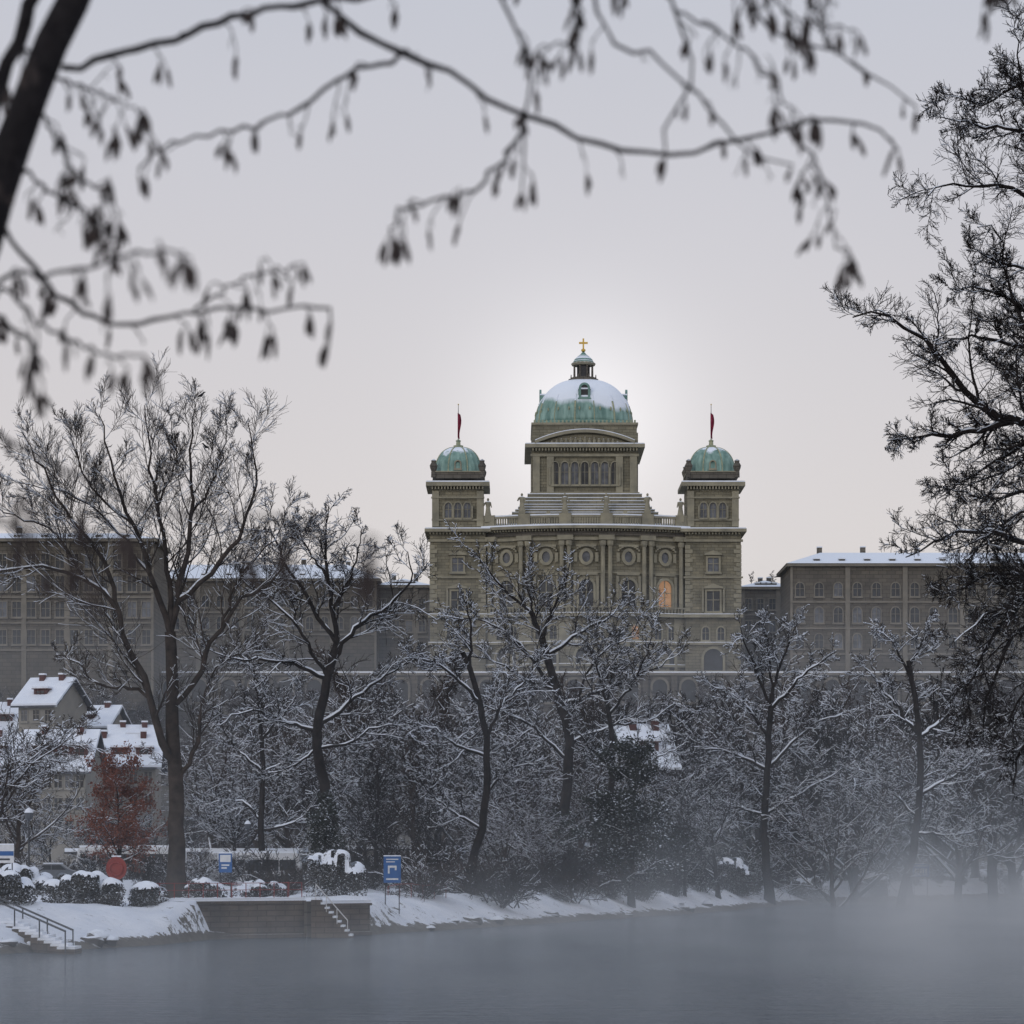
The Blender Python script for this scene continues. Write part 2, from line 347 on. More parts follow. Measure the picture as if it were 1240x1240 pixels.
# towers
M['tdome']=dome_mat('tower_dome_patina',(SZ(574,604)-42),(SZ(540,604)-42),0.74,1.2,0.0,.35)
for cpx,side in ((554.5,-1),(863.0,1)):
    cx=SX(cpx,600); fw_=flat(cx,598.5); hw=33.5*px
    w.box(cx-hw,cx+hw,598.5,611,zf(900),zf(640),'stone')
    for e,hh,out,sn_ in ((781,.5,.7,1),(748,.7,1.1,1),(700,.35,.4,0),(656,.5,.5,0)): course(t,fw_,-hw-.4,hw+.4,1,zf(e),hh,out,snow=sn_)
    for k in range(17): t.mbox(fw_,-hw-.1+k*.7,-hw+.2+k*.7,0,.9,zf(647),zf(644.6),'stone_l')
    t.box(cx-hw-1.1,cx+hw+1.1,597.1,612,zf(644.3),zf(640.5),'stone_l'); t.box(cx-hw-1,cx+hw+1,597.2,611.9,zf(640.4),zf(639.2),'snow')
    for k in range(15):
        for s_ in (-1,1):
            ll=1.5 if k%2 else 1.0
            u0=s_*hw; u1=s_*(hw-ll); t.mbox(fw_,min(u0,u1)-(.1 if s_<0 else 0),max(u0,u1)+(.1 if s_>0 else 0),0,.2,zf(740-k*5.4),zf(735.4-k*5.4),'stone_l')
    t.window(fw_,0,zf(692),2.3,2.9,False,.4,.4,'glass2',ped=True)
    t.window(fw_,0,zf(740),2.7,4.2,False,.4,.45,'glass',ped=True)
    for s_ in (-1,1): t.mbox(fw_,s_*2.2-.22,s_*2.2+.22,0,.4,zf(741),zf(712),'stone_l')
    for dd in (-1.6,1.6): t.window(fw_,dd,zf(775),1.4,2.7,True,.28,.4,'glass')
    t.window(fw_,0,zf(812),4.0,4.6,True,.5,.5,'glass',bars=False)
    h2=31*px; f2=flat(cx,599.1)
    w.box(cx-h2,cx+h2,599.1,610.4,zf(640),zf(590),'stone')
    for s_ in (-1,1): t.mbox(f2,s_*(h2-.7)-.72,s_*(h2-.7)+.72,0,.35,zf(637),zf(594),'stone_l')
    course(t,f2,-h2-.1,h2+.1,1,zf(630),.4,.4,snow=False)
    for j,dd in enumerate((-2.0,0,2.0)): t.window(f2,dd,zf(626.5),1.4,3.2,True,.22,.45,'glass2')
    for dd in (-3.05,-1,1,3.05): t.mbox(f2,dd-.14,dd+.14,.46,.7,zf(627),zf(612),'stone_l')
    t.mbox(f2,-h2-.2,h2+.2,0,.5,zf(603),zf(601),'stone_l')
    for k in range(17): t.mbox(f2,-h2-.1+k*.66,-h2+.2+k*.66,0,1.0,zf(592),zf(588.6),'stone_l')
    t.box(cx-h2-1.3,cx+h2+1.3,597.8,611.7,zf(588.4),zf(583.5),'stone_l'); t.box(cx-h2-1.2,cx+h2+1.2,597.9,611.6,zf(583.4),zf(582.0),'snow')
    cyy=604.8; zt=lambda e:SZ(e,604.8)
    t.box(cx-5.3,cx+5.3,cyy-5.3,cyy+5.3,zt(583),zt(576),'stone_d'); t.box(cx-5.5,cx+5.5,cyy-5.5,cyy+5.5,zt(575.9),zt(574.5),'stone_l')
    for sx in (-1,1):
        for sy in (-1,1): t.lathe(cx+sx*5.1,cyy+sy*5.1,[(.6,zt(582)),(.55,zt(574.4)),(.8,zt(571)),(.9,zt(568)),(.5,zt(564)),(.6,zt(562)),(.1,zt(560))],8,'stone_d')
    prof=[(5.05*math.cos(a)**.8 if a<1.5 else .3, zt(574.4)+(zt(542)-zt(574.4))*math.sin(a)) for a in np.linspace(0,1.52,12)]
    w.lathe(cx,cyy,prof,32,'tdome',3.0)
    for q in range(8):
        a=math.pi/8+q*math.pi/4; sq=1/((abs(math.cos(a))**3+abs(math.sin(a))**3)**(1/3))
        for (r1,z1),(r2,z2) in zip(prof[:-1],prof[1:]):
            t.cyl((cx+r1*sq*math.cos(a),cyy+r1*sq*math.sin(a),z1),(cx+r2*sq*math.cos(a),cyy+r2*sq*math.sin(a),z2),.16,n=5,mat='goldrib')
    t.window(flat(cx,cyy-4.75),0,zt(571),1.0,1.5,True,.25,.4,'glass',trim='stone_l',bars=False)
    t.lathe(cx,cyy,[(1.0,zt(542.5)),(1.1,zt(540)),(.5,zt(539)),(.45,zt(535)),(.6,zt(534)),(.1,zt(532))],10,'goldrib')
    t.cyl((cx,cyy,zt(534)),(cx,cyy,zt(490)),.12,.06,6,'metal'); t.lathe(cx,cyy,[(.05,zt(491)),(.18,zt(490)),(.05,zt(489))],6,'gold')
    vv=[];ff=[]
    for k in range(9):
        z=zt(500)-(zt(500)-zt(530))*k/8
        for q in range(5):
            vv.append((cx-.15+.15*q*(1+.35*math.sin(k*.7)),cyy-.2+.22*math.sin(q*2.3+k*.5),z-.1*q))
    for k in range(8):
        for q in range(4): ff.append((k*5+q,k*5+q+1,k*5+q+6,k*5+q+5))
    t.add(vv,ff,'flag')
w.box(X0-hc-1,X0+hc+1,601,640,zf(900),zf(634),'stone'); w.box(X0-hc-1,X0+hc+1,601,640,zf(633.9),zf(632),'snow')
# concave roof skirt under drum, lightly snowed steps
Z=lambda e:SZ(e,606)
k6=606/F
stp=[(636,627,92),(627,623,88),(623,619.5,84),(619.5,616,80.5),(616,612.5,77.5),(612.5,608,75),(608,604,72.5),(604,599,69)]
for e0,e1,hwp in stp:
    w.box(X0-hwp*k6,X0+hwp*k6,606-(hwp-62)*.14,633,Z(e0),Z(e1),'stone'); t.box(X0-hwp*k6-.05,X0+hwp*k6+.05,605.95-(hwp-62)*.14,633.2,Z(e1)+.003,Z(e1)+.14,'snow')
hd=64.5*k6
w.box(X0-hd,X0+hd,606,630,Z(600),Z(524),'stone')
fd=flat(X0,606)
for s_ in (-1,1):
    for off in (1.0,4.0): t.mbox(fd,s_*(hd-off)-.75,s_*(hd-off)+.75,0,.5,Z(597),Z(552),'stone_l')
t.mbox(fd,-hd-.3,hd+.3,0,.7,Z(600),Z(596.5),'stone_l')
for k in range(7):
    u=(k-3)*12.1*k6; t.window(fd,u,Z(587),1.5,4.8,True,.2,.6,'glass2' if k%3!=0 else 'glass')
for k in range(8):
    u=(k-3.5)*12.1*k6; t.cyl((X0+u,605.3,Z(588)),(X0+u,605.3,Z(566)),.24,.2,8,'stone_l')
t.mbox(fd,-hd-.2,hd+.2,0,.6,Z(553),Z(550),'stone_l')
for k in range(34):
    u=-hd+(k+.5)*2*hd/34; t.mbox(fd,u-.16,u+.16,0,1.2,Z(546.5),Z(543),'stone_l')
t.box(X0-hd-1.4,X0+hd+1.4,604.4,631,Z(542.8),Z(538.5),'stone_l'); t.box(X0-hd-1.3,X0+hd+1.3,604.5,630.9,Z(538.4),Z(537.4),'snow')
def segarc(y0,y1,mat,zo,half,hgt,fill=False,th=.9):
    n=24;vv=[];ff=[]
    for i in range(n+1):
        u=-half+2*half*i/n; zz=zo+hgt*(1-(u/half)**2)
        lo=zo if fill else zz
        vv+=[(X0+u,y0,lo),(X0+u,y0,zz+(0 if fill else th)),(X0+u,y1,zz+(0 if fill else th)),(X0+u,y1,lo)]
    for i in range(n):
        a=i*4;b_=a+4
        for j in range(4): ff.append((a+j,b_+j,b_+(j+1)%4,a+(j+1)%4))
    t.add(vv,ff,mat)
segarc(605.3,612,'stone',Z(538.3),9.6,2.1,True)
segarc(604.4,612.1,'stone_l',Z(538.2),10.6,2.35,False,.65); segarc(604.5,612,'snow',Z(538.2)+.66,10.6,2.35,False,.14)
for k in range(15):
    u=-7+k; hh=(1.75*(1-(u/9.6)**2))*(0.7+.3*random.random()); t.lathe(X0+u,605.2,[(.25,Z(538)),(.4,Z(538)+hh*.5),(.2,Z(538)+hh*.75),(.25,Z(538)+hh*.9),(.05,Z(538)+hh)],6,'stone_l')
CY=618.0; ZD=lambda e:SZ(e,CY); kd=CY/F
t.box(X0-62*kd,X0+62*kd,CY-11.3,CY+11.3,Z(537),ZD(524.2),'stone'); t.box(X0-63.5*kd,X0+63.5*kd,CY-11.6,CY+11.6,ZD(524.1),ZD(521.5),'stone_l')
for k in range(26):
    u=-62*kd+(k+.5)*124*kd/26; t.box(X0+u-.2,X0+u+.2,CY-11.5,CY-11.2,ZD(521.4),ZD(518.5),'goldrib')
M['mdome']=dome_mat('main_dome_patina',ZD(518)-42,ZD(462)-42,0.40,0.55,.012,.16)
prof=[]
zb=ZD(518); zt_=ZD(461)
for a in np.linspace(0,1.47,18):
    prof.append((59*kd*(math.cos(a)**.80), zb+(zt_-zb)*(math.sin(a)/math.sin(1.47))))
D_=MB(); D_.lathe(X0,CY,prof,48,'mdome',2.9)
t.lathe(X0,CY,[(60*kd,ZD(521.4)),(60.3*kd,ZD(519)),(59.2*kd,ZD(517))],48,'copper',2.9)
for q in range(16):
    a=math.pi/8*(q+.5) ; sq=1/((abs(math.cos(a))**2.9+abs(math.sin(a))**2.9)**(1/2.9)); 
    for j,((r1,z1),(r2,z2)) in enumerate(zip(prof[:-1],prof[1:])):
        if j>6: break
        t.cyl((X0+r1*sq*math.cos(a),CY+r1*sq*math.sin(a),z1),(X0+r2*sq*math.cos(a),CY+r2*sq*math.sin(a),z2),.22 if q%2 else .12,n=5,mat='goldrib' if j<5 else 'snow')
for q in range(30):
    a=2*math.pi*q/30; sq=1/((abs(math.cos(a))**2.9+abs(math.sin(a))**2.9)**(1/2.9))
    r=prof[3][0]*sq+.1
    t.lathe(X0+r*math.cos(a),CY+r*math.sin(a),[(.1,prof[3][1]-.4),(.22,prof[3][1]),(.1,prof[3][1]+.4)],6,'goldrib')
for ang in (-math.pi/2,0,math.pi,math.pi/2):
    r0=51*kd; c_,s_=math.cos(ang),math.sin(ang)
    def dmp(u,o,z,c_=c_,s_=s_,r0=r0): return (X0+c_*(r0+o)-s_*u, CY+s_*(r0+o)+c_*u, z)
    t.mbox(dmp,-1.3,1.3,-4,0,ZD(491),ZD(480),'copper'); t.window(dmp,0,ZD(489),1.5,2.6,True,.45,.4,'glass',trim='copper',bars=False)
    t.mbox(dmp,-1.4,1.4,-4,.3,ZD(479.9),ZD(478.2),'snow')
t.lathe(X0,CY,[(3.3,ZD(464)),(3.3,ZD(460)),(2.7,ZD(459.5)),(2.7,ZD(458))],16,'stone_d')
t.lathe(X0,CY,[(1.5,ZD(458)),(1.5,ZD(441))],8,'glass')
for q in range(8):
    a=math.pi/4*q+.39; t.cyl((X0+2.1*math.cos(a),CY+2.1*math.sin(a),ZD(458)),(X0+2.1*math.cos(a),CY+2.1*math.sin(a),ZD(443)),.26,.22,6,'stone_d')
    t.cyl((X0+2.9*math.cos(a),CY+2.9*math.sin(a),ZD(460)),(X0+2.9*math.cos(a),CY+2.9*math.sin(a),ZD(455)),.15,.1,6,'stone_d')
t.lathe(X0,CY,[(2.5,ZD(443)),(2.7,ZD(441)),(2.4,ZD(439.5))],16,'stone_l')
t.lathe(X0,CY,[(2.3,ZD(439.4)),(2.0,ZD(436)),(1.3,ZD(432)),(.6,ZD(429)),(.35,ZD(427))],16,'copper')
t.lathe(X0,CY,[(2.2,ZD(438)),(1.75,ZD(434.3)),(1.05,ZD(430.8))],16,'snow')
t.lathe(X0,CY,[(.1,ZD(427)),(.5,ZD(425)),(.5,ZD(423.5)),(.1,ZD(422))],8,'gold')
t.box(X0-.17,X0+.17,CY-.15,CY+.15,ZD(423),ZD(410),'gold'); t.box(X0-.95,X0-.172,CY-.15,CY+.15,ZD(416.5),ZD(414.3),'gold'); t.box(X0+.172,X0+.95,CY-.15,CY+.15,ZD(416.5),ZD(414.3),'gold')
def statue(x,y,z,h,mir=1):
    t.box(x-.7,x+.7,y-.7,y+.7,z-1.5,z,'stone_l')
    t.lathe(x,y,[(.20*h,z),(.17*h,z+.12*h),(.12*h,z+.45*h),(.15*h,z+.62*h),(.16*h,z+.76*h),(.06*h,z+.82*h),(.05*h,z+.85*h)],10,'stone_l')
    t.lathe(x,y,[(.03*h,z+.84*h),(.075*h,z+.88*h),(.075*h,z+.94*h),(.03*h,z+h)],8,'stone_l')
    t.cyl((x+mir*.13*h,y,z+.76*h),(x+mir*.25*h,y-.08*h,z+.55*h),.05*h,.04*h,6,'stone_l'); t.cyl((x+mir*.25*h,y-.08*h,z+.55*h),(x+mir*.2*h,y-.2*h,z+.7*h),.04*h,.03*h,6,'stone_l')
    t.cyl((x-mir*.13*h,y,z+.76*h),(x-mir*.2*h,y-.05*h,z+.45*h),.05*h,.035*h,6,'stone_l')
for e,m_ in ((591,-1),(784,1),(632,-1),(824,1),(684,1),(734,-1)):
    yy=599 if e in (591,824) else 601.3
    statue(SX(e,yy),yy,SZ(624 if e in(591,824) else 618,yy),3.6,m_)
for e in (664,757): t.lathe(SX(e,601),601,[(.5,zf(632)),(.5,zf(626)),(.8,zf(621)),(.3,zf(617))],8,'stone_l')
w.obj('walls',par,base); t.obj('trim',par,base); D_.obj('dome',par,base,True)
# ---------------- flanking administrative blocks
def block(name,b0,b1,D,eave,ridge,bot,rows,arch,n,depth=22,wall='stone_b'):
    x0,x1=SX(b0,D),SX(b1,D); q=MB(); f=flat((x0+x1)/2,D); hw=(x1-x0)/2
    ze,zr,zb=SZ(eave,D),SZ(ridge,D),SZ(bot,D)
    q.box(x0,x1,D,D+depth,zb,ze,wall)
    q.box(x0-.8,x1+.8,D-.8,D+depth+.8,ze+.003,ze+.6,'stone_w')
    i_=min(depth*.4,7); z1=ze+.603
    q.add([(x0-.9,D-.9,z1),(x1+.9,D-.9,z1),(x1+.9,D+depth+.9,z1),(x0-.9,D+depth+.9,z1),(x0+i_,D+i_,zr),(x1-i_,D+i_,zr),(x1-i_,D+depth-i_,zr),(x0+i_,D+depth-i_,zr)],
      [(0,1,5,4),(1,2,6,5),(2,3,7,6),(3,0,4,7),(4,5,6,7)],'roof')
    for (e,hh,ww) in rows:
        for k in range(n):
            u=-hw+(k+.5)*2*hw/n; g=random.choice(['glass','glass','glass','glass2'])
            q.window(f,u,SZ(e,D),ww,hh,arch,.22,.2,g,trim='stone_w')
        q.mbox(f,-hw,hw,0,.3,SZ(e,D)-1.4,SZ(e,D)-1.05,'stone_w')
    for k in range(0,n+1,3):
        u=-hw+k*2*hw/n; q.mbox(f,max(-hw,u-.5),min(hw,u+.5),0,.25,zb,ze,'stone_w')
    nc=max(2,int((x1-x0)/11))
    for k in range(nc):
        xx=x0+(k+.5)*(x1-x0)/nc+random.uniform(-3,3); hh=random.uniform(.4,1.3); q.box(xx-.5,xx+.5,D+i_+1,D+i_+2.4,zr-1,zr+hh,'stone_d'); q.box(xx-.55,xx+.55,D+i_+.95,D+i_+2.45,zr+hh+.003,zr+hh+.25,'snow')
    for k in range(nc*2):  # roof dormers
        xx=x0+3+(k+.5)*(x1-x0-6)/(nc*2); zz=ze+(zr-ze)*.15; q.box(xx-.6,xx+.6,D+.9,D+4,zz,zz+1.1,'stone_d'); q.box(xx-.75,xx+.75,D+.75,D+4,zz+1.103,zz+1.35,'snow')
    return q.obj(name,None,((x0+x1)/2,D,zb))
block('government_building',957,1420,595,686,665,830,[(722,2.8,1.7),(754,3.2,1.8),(785,3.0,1.7)],True,20)
block('government_building',-180,186,570,656,641,860,[(688,2.8,1.6),(716,3.0,1.7),(747,3.0,1.7),(780,2.8,1.6)],False,21)
block('government_building',186,456,640,704,680,860,[(735,2.6,1.6),(762,2.8,1.6)],True,15)
block('connecting_wing',456,519,645,712,698,860,[(738,2.4,1.4),(765,2.4,1.4)],False,4,14)
block('connecting_wing',899,957,645,714,700,860,[(738,2.4,1.4),(765,2.4,1.4)],False,4,14)
# retaining wall
q=MB(); f=flat(SX(620,583),583)
q.mbox(f,-190,190,-6,0,16,SZ(818,583),'stone_b'); q.mbox(f,-190,190,-6.1,.5,SZ(818,583)+.003,SZ(815,583),'stone_w'); q.mbox(f,-190,190,-6,.4,SZ(814.9,583),SZ(813,583),'snow')
for k in range(64):
    u=-188+k*5.9; q.window(f,u,SZ(850,583),3.0,4.6,True,.5,.4,'glass',trim='stone_w',bars=False)
    q.mbox(f,u+2.4,u+3.5,0,.8,16,SZ(818.5,583),'stone_b')
q.obj('retaining_wall',None,(0,583,20))
# ---------------- houses
def house(name,b0,b1,D,eave,ridge,wall='plaster',nd=4,rows=3,rot=0,depth=11):
    x0,x1=SX(b0,D),SX(b1,D); cx=(x0+x1)/2; hw=(x1-x0)/2; q=MB(); f=flat(cx,D)
    zb=H(cx,D)-.6; ze,zr=SZ(eave,D),SZ(ridge,D)
    q.box(x0,x1,D,D+depth,zb,ze,wall)
    zm=(D+depth/2)
    o=.9
    for (ya,yb) in ((D-o,zm),(D+depth+o,zm)):
        sl=(zr-ze)/(depth/2); za=ze-sl*o
        for dz,mt,e in ((0,'roof',0),(.30,'snow',-.06)):
            v=[(x0-o-e,ya,za+dz),(x1+o+e,ya,za+dz),(x1+o+e,yb,zr+dz),(x0-o-e,yb,zr+dz)]
            v+=[(a_,b_,c_+.28) for a_,b_,c_ in v]
            q.add(v,[(0,1,2,3),(4,5,6,7),(0,1,5,4),(1,2,6,5),(2,3,7,6),(3,0,4,7)],mt)
    for xx in (x0,x1): q.add([(xx,D,ze),(xx,D+depth,ze),(xx,zm,zr)],[(0,1,2)],wall)
    for k in range(nd):
        u=-hw+(k+.5)*2*hw/nd; yy=D+depth*.12; zz=ze+(zr-ze)*.18; dh=(zr-ze)*.42
        q.box(cx+u-1.1,cx+u+1.1,yy,yy+depth*.3,zz,zz+dh,'redwood'); q.window(flat(cx+u,yy),0,zz+.35,1.3,dh-.6,False,.10,.08,'glass',trim='redwood')
        q.box(cx+u-1.35,cx+u+1.35,yy-.3,yy+depth*.35,zz+dh+.003,zz+dh+.12,'redwood'); q.box(cx+u-1.3,cx+u+1.3,yy-.25,yy+depth*.35,zz+dh+.124,zz+dh+.4,'snow')
    for r_ in range(rows):
        for k in range(nd+2):
            u=-hw+(k+.5)*2*hw/(nd+2); q.window(f,u,ze-2.6-r_*3.0,1.0,1.6,False,.12,.08,random.choice(['glass','glass','glass2']),trim='plaster')
    for u in (-hw*.5,hw*.6):
        q.box(cx+u-.4,cx+u+.4,zm-.9,zm-.1,zr-1.2,zr+.9,'redwood'); q.box(cx+u-.46,cx+u+.46,zm-.96,zm-.04,zr+.903,zr+1.15,'snow')
    ob=q.obj(name,None,(cx,D,zb)); ob.rotation_euler[2]=math.radians(rot); return ob
house('town_house',24,104,378,930,886,nd=4,rot=-4); house('town_house',100,188,392,926,892,nd=3,rot=3)
house('town_house',20,68,430,852,822,nd=1,rot=-18); house('town_house',-50,24,440,885,852,nd=2,rot=6); house('town_house',75,130,445,880,856,nd=1,rot=-10); house('town_house',140,188,425,905,880,nd=1,rot=12)
house('town_house',764,816,332,926,880,nd=1,rot=14,depth=9); house('town_house',-90,12,398,925,890,nd=3,rot=0)
def pavilion(name,b0,b1,D,top,wallm='plaster',n=14):
    x0,x1=SX(b0,D),SX(b1,D); cx=(x0+x1)/2; q=MB(); f=flat(cx,D); hw=(x1-x0)/2; zb=H(cx,D)-.4; z1=SZ(top,D)
    q.box(x0,x1,D,D+7,zb,z1,wallm)
    q.box(x0-.5,x1+.5,D-.9,D+7.6,z1+.003,z1+.2,'metal'); q.box(x0-.45,x1+.45,D-.85,D+7.5,z1+.204,z1+.6,'snow')
    for k in range(n):
        u=-hw+(k+.5)*2*hw/n; q.window(f,u,zb+1.1,2*hw/n*.62,z1-zb-1.7,True,.12,.1,random.choice(['glass','glass2','glass']),trim='white')
        q.mbox(f,u+hw/n-.08,u+hw/n+.08,.7,.86,zb,z1,'metal')
    q.obj(name,None,(cx,D,zb))
pavilion('riverside_pavilion',85,362,300,1034,n=18); pavilion('riverside_pavilion',410,600,345,1030,n=12); pavilion('riverside_pavilion',640,840,360,1026,n=12)
# parked vehicles on the riverside road
def wheel(q,x,y,z,r):
    n=14; q.cyl((x,y-.12,z+r),(x,y+.12,z+r),r,n=n,mat='metal'); q.cyl((x,y-.14,z+r),(x,y-.121,z+r),r*.55,n=n,mat='glass2')
def bus(b,D,L,mat):
    q=MB(); x0=SX(b,D); x1=x0+L; z=H(x0+L/2,D); 
    pr=[(0,.35),(0,1.5),(.12,2.6),(.35,2.95),(L-.35,2.95),(L-.08,2.6),(L,1.5),(L,.35)]
    n=len(pr); v=[(x0+a,D,z+c) for a,c in pr]+[(x0+a,D+2.5,z+c) for a,c in pr]
    q.add(v,[tuple(range(n)),tuple(range(2*n-1,n-1,-1))]+[(k,n+k,n+(k+1)%n,(k+1)%n) for k in range(n)],mat)
    k=int(L/1.5)
    for j in range(k):
        a=x0+.35+j*(L-.7)/k; q.box(a+.05,a+(L-.7)/k-.05,D-.03,D-.003,z+1.35,z+2.35,'glass')
    q.box(x0-.03,x0-.003,D+.2,D+2.3,z+1.3,z+1.5,'glass'); q.box(x1+.003,x1+.03,D+.2,D+2.3,z+1.3,z+1.5,'glass')
    q.box(x0+.3,x1-.3,D+.1,D+2.4,z+2.954,z+3.15,'snow')
    for a in (1.5,L-2.2): wheel(q,x0+a,D+.02,z,.48); wheel(q,x0+a,D+2.45,z,.48)
    q.obj('parked_bus',None,(x0,D,z))
def car(b,D,mat):
    q=MB(); x0=SX(b,D); z=H(x0+2,D); pr=[(0,.3),(0,.75),(.15,.9),(.9,.98),(1.5,1.42),(3.0,1.45),(3.7,1.0),(4.2,.85),(4.3,.3)]
    n=len(pr); v=[(x0+a,D,z+c) for a,c in pr]+[(x0+a,D+1.7,z+c) for a,c in pr]
    q.add(v,[tuple(range(n)),tuple(range(2*n-1,n-1,-1))]+[(k,n+k,n+(k+1)%n,(k+1)%n) for k in range(n)],mat)
    q.add([(x0+1.15,D-.01,z+.98),(x0+2.2,D-.01,z+.98),(x0+2.2,D-.01,z+1.36),(x0+1.6,D-.01,z+1.36)],[(0,1,2,3)],'glass'); q.add([(x0+2.28,D-.01,z+.98),(x0+3.5,D-.01,z+.98),(x0+3.0,D-.01,z+1.36),(x0+2.28,D-.01,z+1.36)],[(0,1,2,3)],'glass')
    q.box(x0+1.5,x0+3.0,D+.1,D+1.6,z+1.454,z+1.58,'snow'); q.box(x0+.15,x0+.85,D+.1,D+1.6,z+.97,z+1.08,'snow')
    for a in (.85,3.4): wheel(q,x0+a,D,z,.32); wheel(q,x0+a,D+1.7,z,.32)
    q.obj('parked_car',None,(x0,D,z))
bus(92,262,10,'white'); bus(250,258,8.5,'white'); bus(340,262,6,'carpaint')
for b,D,m_ in ((30,240,'carpaint'),(438,285,'white'),(500,290,'redpaint'),(610,300,'carpaint'),(655,300,'white')): car(b,D,m_)
# ------------------------------------------------------------------ trees
def tube(P,Rr,S):
    n,K,_=P.shape
    T=np.gradient(P,axis=1); T/=np.linalg.norm(T,axis=2,keepdims=True)+1e-9
    mt=T.mean(1); ref=np.where(np.abs(mt[:,2:3])>.85,np.array([[1.,0.1,0]]),np.array([[0,0,1.]]))[:,None,:]
    A=np.cross(T,np.broadcast_to(ref,T.shape)); A/=np.linalg.norm(A,axis=2,keepdims=True)+1e-9; B=np.cross(T,A)
    g=2*np.pi*np.arange(S)/S+.5
    V=P[:,:,None,:]+Rr[:,:,None,None]*(np.cos(g)[None,None,:,None]*A[:,:,None,:]+np.sin(g)[None,None,:,None]*B[:,:,None,:])
    idx=np.arange(n*K*S).reshape(n,K,S)
    a=idx[:,:-1,:]; b=np.roll(idx,-1,axis=2)[:,:-1,:]; c=np.roll(idx,-1,axis=2)[:,1:,:]; d=idx[:,1:,:]
    return V.reshape(-1,3),np.stack([a,b,c,d],-1).reshape(-1,4)
def catmull(pts,K):
    p=np.array(pts,float); p=np.vstack([2*p[0]-p[1],p,2*p[-1]-p[-2]])
    seg=np.linalg.norm(np.diff(p[1:-1],axis=0),axis=1); cum=np.concatenate([[0],np.cumsum(seg)]); out=[]
    for s in np.linspace(0,cum[-1]*.9999,K+1):
        i=min(np.searchsorted(cum,s,side='right')-1,len(seg)-1); t=(s-cum[i])/seg[i]
        a,b,c,d=p[i],p[i+1],p[i+2],p[i+3]
        out.append(.5*((2*b)+(-a+c)*t+(2*a-5*b+4*c-d)*t*t+(-a+3*b-3*c+d)*t**3))
    return np.array(out)
def grow(rng,st,dr,L,r0,r1,K,wob,trop):
    P=[st]; d=dr.copy()
    for k in range(K):
        d=d+rng.normal(0,wob,d.shape); d[:,2]+=trop; d/=np.linalg.norm(d,axis=1,keepdims=True)
        P.append(P[-1]+d*(L/K)[:,None])
    P=np.stack(P,1); t=np.linspace(0,1,K+1)[None]
    return P,r0[:,None]*(1-t)+r1*t
def kids(rng,P,Rr,L,m,t0,ang,lenr,radr):
    n,K1,_=P.shape; K=K1-1
    t=t0+(1-t0)*(np.arange(m)[None]+rng.random((n,m)))/m; t=np.clip(t,0,.999)
    i=np.floor(t*K).astype(int); fr=(t*K-i)[...,None]; a=np.arange(n)[:,None]
    p=P[a,i]*(1-fr)+P[a,i+1]*fr; tan=P[a,i+1]-P[a,i]; tan/=np.linalg.norm(tan,axis=2,keepdims=True)+1e-9
    rad=Rr[a,i]*(1-fr[...,0])+Rr[a,i+1]*fr[...,0]
    rv=rng.normal(size=tan.shape); pr=np.cross(tan,rv); pr/=np.linalg.norm(pr,axis=2,keepdims=True)+1e-9
    an=ang*(.65+.7*rng.random((n,m)))[...,None]
    d=tan*np.cos(an)+pr*np.sin(an)
    l=L[:,None]*lenr*(1-.5*t)*(.5+.8*rng.random((n,m)))
    return p.reshape(-1,3),d.reshape(-1,3),l.ravel(),(rad*radr).ravel()
def assemble(name,groups,snow,rng,mat,thick=1.0):
    VV=[];QQ=[];MI=[];SM=[];off=0
    for gi,(P,Rr,S) in enumerate(groups):
        V,Q=tube(P,Rr,S); VV.append(V);QQ.append(Q+off);MI.append(np.zeros(len(Q)));SM.append(np.full(len(Q),S>3));off+=len(V)
        if snow>0:
            if S==3:   # thin twigs: only a share carry snow
                kk=rng.random(len(P))<snow*(.26 if gi==len(groups)-1 else .62); P=P[kk]; Rr=Rr[kk]
                if len(P)==0: continue
            T=np.gradient(P,axis=1); T/=np.linalg.norm(T,axis=2,keepdims=True)+1e-9
            up=np.zeros_like(T); up[...,2]=1; up=up-T*T[...,2:3]; up/=np.linalg.norm(up,axis=2,keepdims=True)+1e-6
            f=np.clip((.975-np.abs(T[...,2]))/.25,0,1)
            rn=rng.random(f.shape); rn=(rn+np.roll(rn,1,1))/2
            f=f*np.clip((rn-(1-snow))*4.0,0,1)
            P2=P+up*((Rr*.50+.012*thick)*f)[...,None]
            R2=(Rr*.78+.016*thick)*f
            V,Q=tube(P2,R2,max(3,S-1)); VV.append(V);QQ.append(Q+off);MI.append(np.ones(len(Q)));SM.append(np.full(len(Q),True));off+=len(V)
    return npmesh(name,np.vstack(VV),np.vstack(QQ),np.concatenate(MI),[M[mat],M['snow']],np.concatenate(SM))
LV=[dict(m=11,t0=.15,ang=.8,lenr=.48,radr=.46,K=7,wob=.19,trop=.06,r1=.022,S=5),
    dict(m=10,t0=.1,ang=.8,lenr=.52,radr=.55,K=5,wob=.18,trop=.04,r1=.016,S=3),
    dict(m=9,t0=.1,ang=.75,lenr=.60,radr=.6,K=4,wob=.18,trop=.02,r1=.014,S=3)]
def branchout(rng,P,Rr,L,lv,groups,minr=.013):
    for q in lv:
        st,d,l,r=kids(rng,P,Rr,L,q['m'],q['t0'],q['ang'],q['lenr'],q['radr'])
        r=np.maximum(r,minr*1.2)
        P,Rr=grow(rng,st,d,l,r,q['r1'],q['K'],q['wob'],q['trop']); L=l
        groups.append((P,np.maximum(Rr,minr),q['S']))
